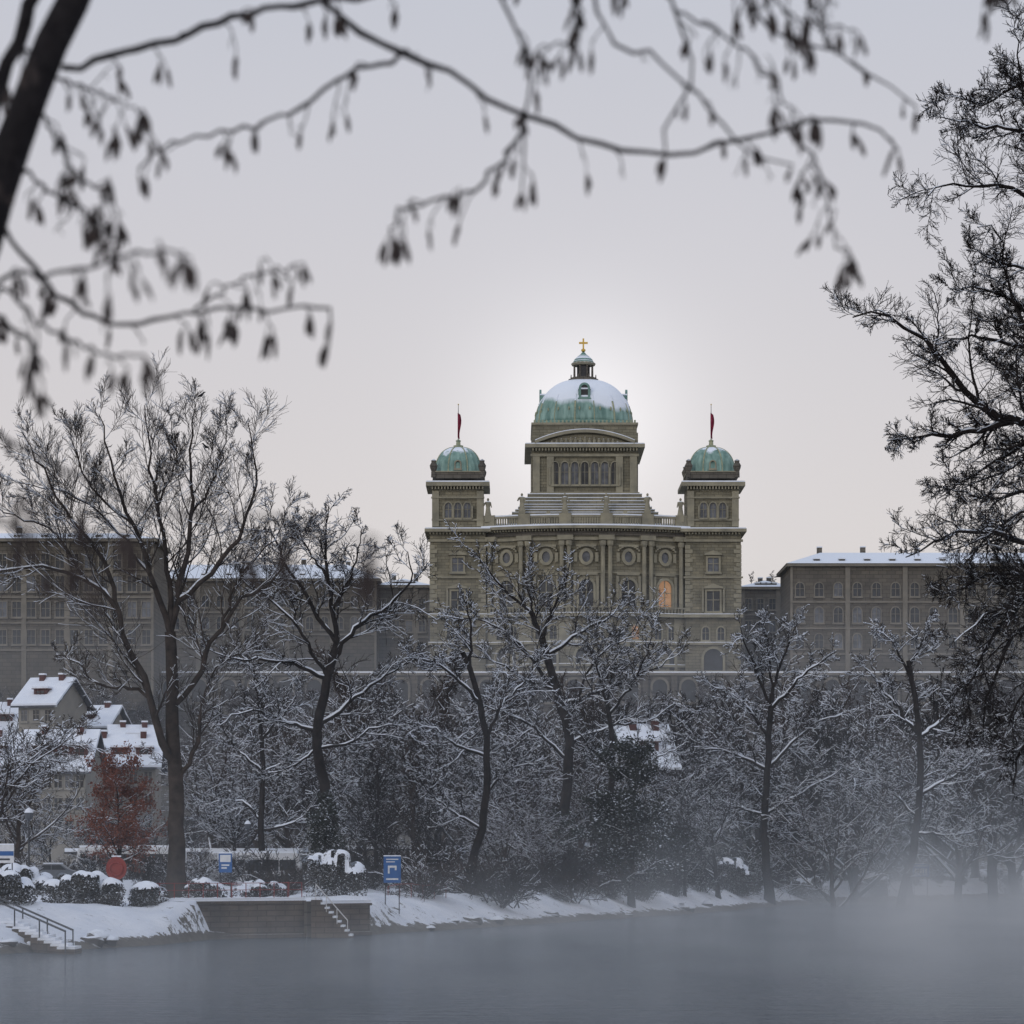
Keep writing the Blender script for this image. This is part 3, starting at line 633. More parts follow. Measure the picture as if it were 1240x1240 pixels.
def tree(name,D,limbs,seed,lv=LV,snow=.5,mat='bark',minr=.017,yspread=.35,thick=1.):
    rng=np.random.default_rng(seed); Ps=[];Rs=[];Ls=[]
    for k,(pts,r0,r1) in enumerate(limbs):
        p=np.array([[SX(a,D),D,SZ(b,D)] for a,b in pts]); 
        if k==0:
            zg=H(p[0,0],D)-.4; p[0,2]=zg
        y0=0
        if k>0:
            al=np.concatenate(Ps,0); j=np.argmin((al[:,0]-p[0,0])**2+(al[:,2]-p[0,2])**2); p[0]=al[j]; y0=al[j,1]-D
        ln=np.linalg.norm(np.diff(p[:,[0,2]],axis=0),axis=1).sum()
        dy=0 if k==0 else rng.uniform(-1,1)*yspread*ln
        p[:,1]=D+y0+dy*np.linspace(0,1,len(p))
        c=catmull(p,14); c[1:-1]+=rng.normal(0,.009*ln,(13,3))*(1 if k else .3)
        t=np.linspace(0,1,15); rr=r0*(1-t)+r1*t
        if k==0: rr=rr*(1+.55*np.exp(-t*14))
        Ps.append(c);Rs.append(rr);Ls.append(ln)
    P=np.stack(Ps);Rr=np.stack(Rs);L=np.array(Ls)
    groups=[(P,Rr,8)]
    branchout(rng,P[1:],Rr[1:],L[1:],lv,groups,minr)
    bx,by,bz=P[0,0]
    groups=[(a-np.array([bx,by,bz]),b,c) for a,b,c in groups]
    o=bpy.data.objects.new(name,assemble(name,groups,snow,rng,mat,thick)); o.location=(bx,by,bz); link(o); return o
LA=[dict(LV[0],m=13,trop=.12,lenr=.42,radr=.36,wob=.13,ang=.7,K=8,r1=.018),dict(LV[1],m=11,trop=.08,lenr=.52,radr=.45,wob=.11,ang=.65,r1=.013),dict(LV[2],m=9,trop=.05,lenr=.70,wob=.10,ang=.6,r1=.010)]
tree('ash_tree',200,[([(213,1070),(214,1000),(211,900),(208,820),(206,765)],.66,.40),
 ([(216,960),(198,880),(178,830),(150,750),(110,705),(55,697),(5,700)],.32,.07),
 ([(152,755),(135,690),(92,630),(62,580),(40,535)],.19,.03),
 ([(206,770),(186,700),(166,640),(142,565),(132,515)],.25,.03),
 ([(206,765),(222,700),(235,620),(236,550),(242,495)],.26,.03),
 ([(206,768),(203,700),(192,610),(180,540),(176,492)],.23,.03),
 ([(226,735),(262,690),(298,640),(315,580),(308,525)],.21,.03),
 ([(215,860),(238,820),(262,765),(305,725),(345,690),(366,645)],.24,.04),
 ([(190,850),(165,835),(125,832),(98,805),(72,795)],.15,.03),
 ([(216,950),(240,900),(245,850),(275,800),(320,790)],.18,.03),
 ([(170,650),(120,600),(100,550),(88,515)],.11,.02),
 ([(234,640),(262,580),(274,530),(272,500)],.11,.02),
 ([(186,700),(150,650),(90,600),(40,590),(8,575)],.12,.02),
 ([(262,765),(290,700),(330,650),(346,605)],.12,.02),([(190,610),(215,560),(212,515)],.09,.02),([(110,705),(70,650),(20,630),(-20,600)],.11,.02)],11,LA,.72,mat='bark_ash',minr=.011,thick=1.0)
tree('maple_tree',235,[([(395,1085),(400,1000),(384,900),(395,830),(408,780)],.55,.34),
 ([(408,785),(380,740),(350,690),(328,645),(300,640)],.22,.04),([(408,780),(402,720),(395,660),(400,618)],.24,.04),
 ([(405,790),(432,758),(470,738),(498,705),(495,672)],.22,.04),([(395,830),(340,800),(292,802),(258,790)],.2,.04),
 ([(386,890),(440,835),(482,805),(512,790)],.22,.04),([(386,895),(340,872),(302,862),(270,880)],.18,.04),
 ([(400,820),(360,760),(320,720),(290,700)],.18,.04),([(385,910),(420,900),(460,880),(500,880)],.15,.03),([(405,740),(430,690),(440,645)],.15,.03),([(400,700),(370,660),(355,625)],.12,.03),([(384,900),(350,930),(300,940)],.12,.03)],12,LV,.9)
tree('maple_tree',262,[([(318,1070),(316,1000),(318,930),(316,880)],.34,.2),([(317,985),(290,970),(250,972)],.13,.03),([(317,1005),(370,992),(405,970),(430,945)],.15,.03),
 ([(318,930),(280,900),(262,860)],.12,.03),([(316,880),(310,840),(300,800)],.14,.03),([(317,890),(350,860),(370,820)],.13,.03),([(317,940),(350,920),(395,900)],.1,.03)],13,LV,.97,thick=1.4)
tree('lime_tree',285,[([(674,1090),(681,1000),(690,900),(672,830),(656,772)],.62,.36),
 ([(656,775),(640,740),(602,702),(570,662)],.22,.04),([(658,775),(676,725),(690,682)],.22,.04),([(664,800),(712,760),(745,742),(756,715)],.22,.04),
 ([(690,860),(740,832),(790,812),(812,800)],.22,.04),([(668,835),(622,775),(590,752),(550,750)],.22,.04),([(690,900),(740,880),(790,870),(820,850)],.18,.04),
 ([(686,920),(640,880),(600,860),(560,850)],.18,.04),([(660,790),(640,720),(640,680)],.16,.04),([(690,880),(720,800),(760,770),(780,740)],.16,.04),([(676,840),(630,820),(590,800),(540,800)],.15,.03)],14,LV,.9,thick=1.3)
tree('maple_tree',225,[([(560,1095),(583,1000),(590,910),(578,840),(560,790)],.36,.2),([(578,845),(545,815),(515,800),(490,800)],.16,.04),([(570,815),(570,760),(560,720)],.15,.03),
 ([(588,900),(610,850),(640,820),(650,790)],.16,.03),([(588,920),(550,900),(520,880),(495,890)],.14,.03),([(586,960),(620,930),(650,925)],.12,.03),([(580,1010),(530,970),(500,930)],.12,.03)],15,LV,.95,thick=1.3)
tree('maple_tree',255,[([(735,1090),(737,1000),(742,920),(735,850)],.36,.2),([(740,930),(700,890),(680,850)],.14,.03),([(736,860),(720,800),(700,770)],.14,.03),([(737,870),(770,820),(790,770)],.14,.03),
 ([(741,940),(790,920),(830,900)],.13,.03),([(736,850),(745,800),(750,765)],.12,.03)],16,LV,.92)
tree('lime_tree',300,[([(932,1090),(926,1000),(930,910),(935,840)],.46,.28),([(932,900),(900,850),(862,830)],.21,.05),([(934,850),(905,790),(895,760)],.19,.04),([(935,842),(950,790),(965,755)],.19,.04),
 ([(934,860),(980,810),(1010,790)],.21,.05),([(930,930),(980,880),(1020,865)],.2,.05),([(930,940),(880,910),(840,905)],.2,.05),([(928,980),(990,950),(1040,920)],.17,.04),([(928,990),(870,970),(830,970)],.15,.04),([(935,845),(930,780),(925,750)],.15,.03)],17,LV,.97,thick=1.8)
tree('lime_tree',300,[([(1085,1085),(1112,980),(1112,880),(1100,800)],.46,.25),([(1112,890),(1075,840),(1045,800)],.21,.05),([(1104,820),(1080,780),(1060,765)],.17,.04),([(1102,810),(1120,770),(1125,745)],.17,.04),
 ([(1112,900),(1150,860),(1175,800)],.21,.05),([(1112,960),(1170,930),(1200,900)],.21,.05),([(1110,1000),(1160,1010),(1200,1000)],.16,.04),([(1108,990),(1060,940),(1030,930)],.17,.04)],18,LV,.97,thick=1.8)
LW=[dict(m=15,t0=.10,ang=.8,lenr=.38,radr=.5,K=8,wob=.20,trop=.03,r1=.013,S=5),
    dict(m=13,t0=.08,ang=.8,lenr=.50,radr=.5,K=7,wob=.17,trop=.04,r1=.008,S=3),
    dict(m=11,t0=.1,ang=.7,lenr=.66,radr=.55,K=5,wob=.14,trop=.02,r1=.006,S=3)]
tree('willow_tree',98,[([(1366,1120),(1350,800),(1325,500),(1300,250),(1290,20)],.5,.14),
 ([(1306,320),(1245,245),(1190,228),(1140,228),(1118,246)],.13,.02),([(1298,220),(1240,160),(1180,150),(1138,140)],.10,.015),
 ([(1292,150),(1250,100),(1200,120),(1150,110)],.09,.015),([(1325,560),(1242,512),(1190,488),(1150,450),(1095,390),(1060,372),(1035,380)],.19,.025),
 ([(1245,510),(1180,522),(1120,527),(1075,533)],.14,.018),([(1335,700),(1245,662),(1180,645),(1125,660),(1090,680)],.16,.02),
 ([(1340,760),(1260,720),(1210,760),(1180,820),(1175,880)],.14,.015),([(1315,420),(1250,380),(1200,350),(1150,345)],.12,.015),
 ([(1330,640),(1260,590),(1200,600),(1150,585)],.12,.015),([(1345,820),(1280,800),(1240,840),(1215,890)],.13,.015),([(1310,400),(1240,420),(1180,410),(1130,420)],.11,.015),
 ([(1300,250),(1260,190),(1235,100),(1225,40)],.10,.015),([(1325,540),(1260,440),(1200,290),(1180,280)],.12,.015),([(1340,750),(1250,700),(1190,700),(1140,720)],.13,.015),
 ([(1343,790),(1280,740),(1225,780),(1200,850),(1195,900)],.12,.015),([(1335,690),(1260,620),(1210,640),(1160,690)],.12,.015),([(1318,450),(1250,460),(1190,440)],.1,.015),
 ([(1320,480),(1262,520),(1200,560),(1140,600)],.11,.015),([(1345,830),(1290,860),(1240,900),(1225,960)],.12,.015),
 ([(1328,600),(1280,560),(1230,560),(1180,620)],.1,.015),([(1335,700),(1280,660),(1240,700),(1225,760)],.11,.015),([(1340,770),(1275,760),(1240,730),(1200,740),(1150,780)],.11,.015),([(1312,380),(1262,330),(1215,320),(1170,300)],.1,.015)],19,LW,.6,minr=.0078,yspread=.2,thick=.45)
# generic trees
def generic(seed,kind):
    rng=np.random.default_rng(seed); h=20.
    lean=rng.normal(0,.05,2); K=12
    th=h*(.45 if kind!='tall' else .8)
    z=np.linspace(0,th,K+1); P=np.stack([lean[0]*z+rng.normal(0,.12,K+1).cumsum()*.5,lean[1]*z+rng.normal(0,.12,K+1).cumsum()*.5,z],1)[None]
    Rr=np.linspace(.38,.15,K+1)[None]; Rr[0,0]*=1.5
    groups=[(P,Rr,7)]
    st,d,l,r=kids(rng,P,Rr,np.array([h*.62]),10 if kind!='tall' else 16,.25,.75,1.15,.55)
    if kind=='tall': l*=.6
    P1,R1=grow(rng,st,d,l,r,.03,9,.15,.08); groups.append((P1,R1,5))
    branchout(rng,P1,R1,l,[dict(LV[0],m=9),dict(LV[1],m=8),dict(LV[2],m=7)],groups,.019)
    return assemble('bare_tree',groups,.85 if seed<200 else .5,rng,'bark_b' if seed%2 else 'bark',1.2)
G=[generic(100+k,'wide') for k in range(4)]+[generic(200+k,'tall') for k in range(2)]
GH=[generic(211,'wide'),generic(213,'wide'),generic(215,'tall')]
def place(me,name,x,y,topz,rng,parent=None,ws=1.0):
    zb=H(x,y)-.3; s=(topz-zb)/21.0
    o=bpy.data.objects.new(name,me); o.location=(x,y,zb); o.scale=(s*ws,s*ws,s); o.rotation_euler[2]=rng.uniform(0,6.28); link(o)
    if parent: o.parent=parent
    return o
rr=random.Random(5)
for b,D,top in ((455,262,880),(505,300,850),(520,250,950),(640,262,870),(605,310,830),(705,300,860),(800,300,850),(850,312,850),(885,345,800),(985,330,810),(1035,320,830),(1065,345,780),(1160,330,800),(1205,350,790),(1235,372,800),
                (20,262,840),(-25,230,770),(60,320,955),(110,330,960),(160,340,950),(25,330,940),(258,300,840),(282,290,900),(350,310,820),(430,320,790),(470,340,780),(500,330,750),(1015,372,790),(1135,372,780),(820,340,820),(765,350,840),(560,330,790),(1290,380,800),
                (540,370,780),(590,360,790),(630,375,800),(680,380,790),(730,370,800),(790,385,800),(840,380,800),(920,380,775),(960,385,765),(400,370,770),(360,380,790),(310,380,820),(1180,390,770),(1080,395,765),(1040,400,760),(870,280,900),(660,240,960),(470,240,960),(610,250,950),(1010,300,900),(830,270,960),
                (525,340,780),(575,300,880),(745,330,820),(690,340,800),(905,330,860),(1100,350,800),(445,300,900),(380,300,900)):
    place(G[rr.randrange(6)],'bare_tree',SX(b,D),D,SZ(top,D),rr,None,rr.uniform(.9,1.25))
dt=empty('distant_trees'); 
for k in range(200):
    y=rr.uniform(400,574); x=rr.uniform(-.20,.22)*y
    if x/y<-.12 and y<470: continue
    h=rr.uniform(10,17); place(GH[rr.randrange(3)],'hillside_tree',x,y,H(x,y)+h,rr,dt,rr.uniform(1.1,1.6))
for k in range(16):
    y=rr.uniform(690,720); b=rr.uniform(875,965); x=SX(b,y); place(GH[rr.randrange(3)],'hillside_tree',x,y,SZ(rr.uniform(682,700),y),rr,dt,1.3)
def shrubmesh(seed,snow,mat):
    rng=np.random.default_rng(seed); n=16
    st=np.concatenate([rng.normal(0,.25,(n,2)),np.zeros((n,1))],1); a=rng.uniform(0,6.28,n); ti=rng.uniform(.2,.9,n)
    d=np.stack([np.cos(a)*np.sin(ti),np.sin(a)*np.sin(ti),np.cos(ti)],1); l=rng.uniform(1.6,3,n)
    P,Rr=grow(rng,st,d,l,np.full(n,.035),.012,6,.15,.02); g=[(P,Rr,4)]
    branchout(rng,P,Rr,l,[dict(LV[1],m=8,K=4),dict(LV[2],m=7,K=3)],g,.012)
    return assemble('shrub',g,snow,rng,mat,.8)
SHR=[shrubmesh(300,.97,'bark_b'),shrubmesh(301,.5,'bark_b'),shrubmesh(302,.3,'bark'),shrubmesh(303,.75,'bark')]
sb=empty('riverside_shrubs')
def shrub(x,y,s):
    o=bpy.data.objects.new('shrub',SHR[rr.randrange(4)]); o.location=(x,y,H(x,y)-.1); o.scale=(s*rr.uniform(.9,1.4),s,s*rr.uniform(.8,1.1)); o.rotation_euler[2]=rr.uniform(0,6.28); link(o); o.parent=sb
for k in range(190):
    x=rr.uniform(-9,62); y=float(np.interp(x,shX,shY))+rr.choice([rr.uniform(6,30),rr.uniform(18,60)]); shrub(x,y,rr.uniform(.4,1.6))
for k in range(60):
    x=rr.uniform(-45,-5); y=rr.uniform(205,290); shrub(x,y,rr.uniform(.5,1.2))
for k in range(80):
    y=rr.uniform(300,400); x=rr.uniform(-.18,.2)*y
    if y>float(np.interp(x,shX,shY))+8: shrub(x,y,rr.uniform(.9,2.0))
# leafy things
def leaves(rng,C,size):
    n=len(C); a=rng.normal(size=(n,3)); a/=np.linalg.norm(a,axis=1,keepdims=True); b=np.cross(a,rng.normal(size=(n,3))); b/=np.linalg.norm(b,axis=1,keepdims=True)
    s=size*(.6+.8*rng.random((n,1)))
    V=np.stack([C-a*s,C-b*s*.55,C+a*s,C+b*s*.55],1).reshape(-1,3); return V,np.arange(n*4).reshape(-1,4)
def bush(name,b0,b1,D,top,dep,seed,th=.12,cov=-.6):
    rng=np.random.default_rng(seed); x0,x1=SX(b0,D),SX(b1,D); zt=SZ(top,D); W_=x1-x0
    ns=int(W_*dep*1.3)+4; rad=rng.uniform(.40,.85,ns)*min(1,W_/2.2)
    cx=rng.uniform(x0+.4,x1-.4,ns); cy=rng.uniform(D+.3,D+dep,ns); hz=H((x0+x1)/2,D+dep/2)
    edge=1-.5*(np.abs((cx-(x0+x1)/2)/(W_/2)))**2.5
    cz=hz+(zt-hz)*edge*rng.uniform(.72,1.0,ns)-rad
    per=560
    dv=rng.normal(size=(ns,per,3)); dv/=np.linalg.norm(dv,axis=2,keepdims=True)
    C=np.stack([cx,cy,cz],1)[:,None]+dv*rad[:,None,None]*rng.uniform(.8,1.08,(ns,per,1))
    lowm=rng.random((ns,per))<.45; zr=hz-.2+(cz[:,None]-hz+.2)*rng.random((ns,per)); C[...,2]=np.where(lowm,zr,C[...,2])
    C=C.reshape(-1,3); V,Q=leaves(rng,C,.07)
    res=.10; gx=np.arange(x0-.5,x1+.5,res); gy=np.arange(D-.5,D+dep+.8,res); X,Y=np.meshgrid(gx,gy); Zs=np.full(X.shape,-9.)
    for k in range(ns):
        d2=(X-cx[k])**2+(Y-cy[k])**2; ok=d2<(rad[k]*.94)**2; zz=cz[k]+np.sqrt(np.maximum(rad[k]**2-d2,0)); Zs=np.where(ok,np.maximum(Zs,zz),Zs)
    val=(Zs>-5)&(nz(X*1.0,Y*1.0,3.1)+.5*nz(X,Y,8.)>cov)
    Zs=Zs+th*(.8+.5*nz(X,Y,4.))
    V2=np.stack([X,Y,Zs],-1).reshape(-1,3); nx_=len(gx); ny_=len(gy); i=np.arange(nx_-1)[None,:]+nx_*np.arange(ny_-1)[:,None]
    Q2=np.stack([i,i+1,i+1+nx_,i+nx_],-1).reshape(-1,4); vf=val.ravel(); Q2=Q2[vf[Q2].all(1)]
    V2=np.where((V2[:,2:3]<-5),np.array([[cx[0],cy[0],hz]]),V2)
    me=npmesh(name,np.vstack([V,V2])-np.array([x0,D,hz]),np.vstack([Q,Q2+len(V)]),np.concatenate([np.zeros(len(Q)),np.ones(len(Q2))]),[M['hedgeleaf'],M['snow']],np.concatenate([np.zeros(len(Q)),np.ones(len(Q2))]))
    o=bpy.data.objects.new(name,me); o.location=(x0,D,hz); return link(o)
bush('hedge',-40,36,163,1052,2.2,1,.15); bush('hedge',42,150,172,1056,2.8,2,.18); bush('hedge',146,200,174,1068,1.9,3,.15); bush('hedge',360,440,198,1028,2.6,4,.12); bush('hedge',214,266,195,1062,1.4,5,.1)
bush('hedge',285,345,198,1064,1.2,12,.1); bush('hedge',-20,60,188,1046,1.8,16,.12)
bush('hedge',640,700,262,1050,2,6); bush('hedge',860,915,292,1038,2.8,7); bush('hedge',955,1010,318,1058,2,8); bush('hedge',1135,1170,372,1058,2,9); bush('hedge',490,545,222,1062,1.5,10); bush('hedge',780,830,285,1052,2,11); bush('hedge',1190,1240,378,1050,2.5,14); bush('hedge',580,625,240,1066,1.5,17); bush('hedge',1030,1080,340,1054,2,18)
def leaftree(name,b,D,top,wid,seed,mat,n,size,low=.25,snow=.3):
    rng=np.random.default_rng(seed); x=SX(b,D); zb=H(x,D)-.3; h=SZ(top,D)-zb; wv=wid/F*D/2; K=12
    P=np.stack([rng.normal(0,.05,K+1).cumsum(),rng.normal(0,.05,K+1).cumsum(),np.linspace(0,h*.9,K+1)],1)[None]; Rr=np.linspace(.025*h,.01,K+1)[None]
    g=[(P,Rr,7)]; st,d,l,r=kids(rng,P,Rr,np.array([wv*1.5]),34,low,1.1,1.0,.5); P1,R1=grow(rng,st,d,l,np.maximum(r,.03),.012,6,.14,.05); g.append((P1,R1,4))
    st,d,l2,r=kids(rng,P1,R1,l,7,.2,.8,.45,.6); P2,R2=grow(rng,st,d,l2,np.maximum(r,.015),.01,4,.2,.02); g.append((P2,R2,3))
    me=assemble(name,g,snow,rng,'bark')
    al=P2[:,1:].reshape(-1,3); C=al[rng.integers(0,len(al),n)]+rng.normal(0,size*2.2,(n,3))
    V,Q=leaves(rng,C,size)
    o=bpy.data.objects.new(name,me); o.location=(x,D,zb); link(o)
    lo=bpy.data.objects.new('leaves',npmesh('leaves',V,Q,np.zeros(len(Q)),[M[mat]])); link(lo); lo.parent=o
leaftree('beech_tree',146,205,920,105,41,'leafred',11000,.09,.2,.7)
leaftree('ivy_covered_tree',765,250,885,85,42,'leafdark',19000,.13,.08,.8); leaftree('ivy_covered_tree',803,270,1000,65,43,'leafdark',10000,.13,.05,.6)
leaftree('ivy_covered_tree',733,252,955,50,44,'leafdark',10000,.12,.05,.6); leaftree('holly_bush',890,300,1040,60,46,'leafdark',7000,.1,.02,.8); leaftree('ivy_covered_tree',400,228,960,42,47,'leafdark',8000,.11,.02,.5); leaftree('ivy_covered_tree',680,279,985,40,48,'leafdark',7000,.12,.02,.5)
# ------------------------------------------------------------------ quay, stairs, rails, signs
q=MB()
def wallseg(p0,p1,zt,th=1.7):
    (xa,ya),(xb,yb)=p0,p1; d=Vector((xb-xa,yb-ya)).normalized(); n_=Vector((-d.y,d.x))
    def Mp(u,o,z): return (xa+d.x*u-n_.x*o, ya+d.y*u-n_.y*o, z)
    L=math.hypot(xb-xa,yb-ya)
    q.mbox(Mp,0,L,-th,0,-1.5,zt,'wall',6); q.mbox(Mp,-.1,L+.1,-th-.1,.10,zt+.003,zt+.16,'wall',1); q.mbox(Mp,-.05,L+.05,-th,.06,zt+.164,zt+.36,'snow',6)
    q.mbox(Mp,0,L,0,.25,-1.5,.25,'wall',1)
    return Mp,L
m1,L1=wallseg((-22.4,174.6),(-13.2,180.6),2.2); m2,L2=wallseg((-13.1,183),(-9.3,186.2),1.95,2.0)
q.mbox(m1,L1-.003,L1+.35,-3,.35,-1.5,2.3,'stone_d')
q.obj('quay_wall',None,(-16,180,0))
q=MB()
for k in range(12):
    u=k*L1/11; q.cyl(m1(u,-.3,2.5),m1(u,-.3,3.5),.03,mat='redpaint')
for z in (3.05,3.48): q.cyl(m1(0,-.3,z),m1(L1,-.3,z),.022,mat='redpaint')
q.obj('railing',None,(-18,177,2.4))
q=MB()
pa=Vector(m1(L1+.6,.5,2.4)); pb=Vector(m1(L1+2.4,1.4,.1))
for k in range(9):
    p=pa.lerp(pb,k/8); q.box(p.x-.3,p.x+.3,p.y-.4,p.y+1.4,-1.2,p.z,'wall'); q.box(p.x-.28,p.x+.28,p.y-.38,p.y+1.38,p.z+.003,p.z+.12,'snow')
q.cyl(pa+Vector((0,-.4,1)),pb+Vector((0,-.4,1)),.04,mat='white')
for k in range(4):
    p=pa.lerp(pb,k/3); q.cyl(p+Vector((0,-.4,0)),p+Vector((0,-.4,1)),.03,mat='white')
q.obj('quay_stairs',None,tuple(pa))
q=MB()
pa=Vector((SX(-6,160),160,SZ(1108,160))); pb=Vector((SX(82,150),150.5,.25))
for k in range(13):
    p=pa.lerp(pb,k/12); q.box(p.x-.5,p.x+.5,p.y-1.2,p.y+1.2,p.z-1.6,p.z,'wall'); q.box(p.x-.47,p.x+.47,p.y-1.17,p.y+1.17,p.z+.003,p.z+.13,'snow')
for s_ in (-1.3,1.3):
    o=Vector((0,s_,0)); q.cyl(pa+o+Vector((0,0,.95)),pb+o+Vector((0,0,.95)),.055,mat='metal')
    for k in range(4):
        p=pa.lerp(pb,k/3)+o; q.cyl(p-Vector((0,0,.2)),p+Vector((0,0,.95)),.04,mat='metal')
q.obj('river_stairs',None,tuple(pa))
# snow covered boulders where the bank meets the water
rg=np.random.default_rng(9)
for k in range(20):
    x=rg.uniform(-29,-22) if k<8 else rg.uniform(-8,22); y=float(np.interp(x,shX,shY))+rg.uniform(-.3,2.0); s=rg.uniform(.25,.6); q=MB(); vv=[];ff=[];nn_=10;mm_=7
    for j in range(mm_+1):
        for i_ in range(nn_):
            th=math.pi*j/mm_; ph=2*math.pi*i_/nn_; dx,dy,dz=math.sin(th)*math.cos(ph),math.sin(th)*math.sin(ph),math.cos(th)
            r=s*(1+.25*math.sin(3*dx+k)+.2*math.sin(4*dy+2*k)+.15*math.sin(5*dz+k)); vv.append((x+dx*r*1.3,y+dy*r,max(-.1,H(x,y))+dz*r*.7))
    for j in range(mm_):
        for i_ in range(nn_): ff.append((j*nn_+i_,(j+1)*nn_+i_,(j+1)*nn_+(i_+1)%nn_,j*nn_+(i_+1)%nn_))
    q.add(vv,ff,'rock'); q.obj('boulder',None,(x,y,0),True)
def sign(name,b,D,cz,wp,hp,kind):
    x=SX(b,D); z=SZ(cz,D); w_=wp/F*D/2; h_=hp/F*D/2; q=MB(); zb=H(x,D)-.2
    for s_ in (-.8,.8): q.cyl((x+s_*w_,D+.08,zb),(x+s_*w_,D+.08,z+h_),.04,mat='metal')
    q.box(x-w_,x+w_,D-.03,D+.03,z-h_,z+h_,'white' if kind==2 else 'blue')
    def r(u0,u1,v0,v1,m='white'): q.box(x+u0*w_,x+u1*w_,D-.042,D-.032,z+v0*h_,z+v1*h_,m)
    if kind==0:
        r(-.7,.7,.74,.82); r(-.7,.3,.55,.62)
        r(-.5,-.3,-.3,.3); r(-.3,.5,.14,.3); r(.3,.5,-.05,.14); r(-.7,.7,-.78,-.66)
    elif kind==1:
        r(-.8,.8,.1,.85); r(-.6,.6,-.3,-.15); r(-.6,.2,-.6,-.45)
    elif kind==2: r(-.97,.97,-.2,.3,'blue'); r(-.6,.6,-.7,-.5,'metal')
    else:
        r(-.85,.85,.65,.8)
        for k in range(5): r(-.75+k*.32,-.55+k*.32,-.5,.3)
        r(-.85,.85,-.8,-.65)
    q.box(x-w_,x+w_,D-.04,D+.04,z+h_+.003,z+h_+.08,'snow'); q.obj(name,None,(x,D,zb))
sign('information_sign',475,197,1053,21,32,0); sign('information_sign',273,196,1045,16,23,1); sign('information_sign',5,186,1034,24,22,2); sign('harbour_sign',1115,330,1054,20,15,3)
q=MB(); D=183; x=SX(141,D); z=SZ(1052,D); pr=[]
for k in range(20):
    a=2*math.pi*k/20; pr.append((.66*math.cos(a),.78*math.sin(a) if math.sin(a)>0 else .72*math.sin(a)))
v=[(x+a,D-.12,z+b) for a,b in pr]+[(x+a,D+.12,z+b) for a,b in pr]
q.add(v,[tuple(range(20)),tuple(range(39,19,-1))]+[(k,(k+1)%20,20+(k+1)%20,20+k) for k in range(20)],'redpaint')
for k in range(20):
    a=2*math.pi*k/20;b=2*math.pi*(k+1)/20; q.cyl((x+.42*math.cos(a),D-.15,z+.42*math.sin(a)),(x+.42*math.cos(b),D-.15,z+.42*math.sin(b)),.07,mat='redpaint')
q.cyl((x,D+.2,H(x,D)-.2),(x,D+.2,z+.6),.06); q.box(x-.3,x+.3,D-.1,D+.1,z+.76,z+.85,'snow'); q.obj('lifebuoy_station',None,(x,D,H(x,D)))
q=MB()
for (b0,b1,D0,D1) in ((470,540,206,212),(660,720,250,256),(205,350,200,200)):
    for k in range(6):
        t_=k/5; D=D0+(D1-D0)*t_; x=SX(b0+(b1-b0)*t_,D); zz=H(x,D); q.cyl((x,D,zz-.2),(x,D,zz+1),.03,mat='redpaint')
        if k: q.cyl(pp,(x,D,zz+1),.03,mat='redpaint')
        pp=(x,D,zz+1)
q.obj('handrail',None,(0,0,0))
for b,D in ((35,200),(130,260),(300,280),(640,330),(1100,380),(860,350)):
    q=MB(); x=SX(b,D); zb=H(x,D)-.1; q.cyl((x,D,zb),(x,D,zb+5),.08,.05,8,'metal'); q.lathe(x,D,[(.1,zb+5),(.28,zb+5.1),(.32,zb+5.5),(.2,zb+5.7),(.05,zb+5.8)],8,'glass2'); q.lathe(x,D,[(.33,zb+5.55),(.22,zb+5.78),(.05,zb+5.9)],8,'snow'); q.obj('street_lamp',None,(x,D,zb))
def crow(b,e,D,y,a=0):
    q=MB(); n=8; pts=[(-.22,.0,.02),(-.14,.0,.05),(-.02,0,.085),(.1,.03,.08),(.17,.07,.05),(.22,.1,.055),(.27,.1,.035),(.36,.085,.006)]
    v=[];f=[]
    for xx,zz,r in pts:
        for k in range(n):
            g=2*math.pi*k/n; v.append((xx,r*math.cos(g),zz+r*math.sin(g)))
    for j in range(len(pts)-1):
        for k in range(n): f.append((j*n+k,j*n+(k+1)%n,(j+1)*n+(k+1)%n,(j+1)*n+k))
    q.add(v,f,'crow'); q.add([(-.2,-.04,0),(-.2,.04,0),(-.42,.07,-.06),(-.42,-.07,-.06)],[(0,1,2,3)],'crow')
    q.add([(.08,.08,.06),(.05,.1,-.02),(-.32,.06,-.03),(-.1,.09,.07)],[(0,1,2,3)],'crow'); q.add([(.08,-.08,.06),(.05,-.1,-.02),(-.32,-.06,-.03),(-.1,-.09,.07)],[(0,1,2,3)],'crow')
    for s_ in (-.03,.03): q.cyl((.02,s_,-.05),(.04,s_,-.17),.008,mat='crow')
    o=q.obj('crow'); o.location=(SX(b,D),y,SZ(e,D)); o.rotation_euler=(0,-.4,a); o.scale=(1.2,1.2,1.2)
crow(243,478,200,200.3,.4); crow(249,541,200,200,2.6)
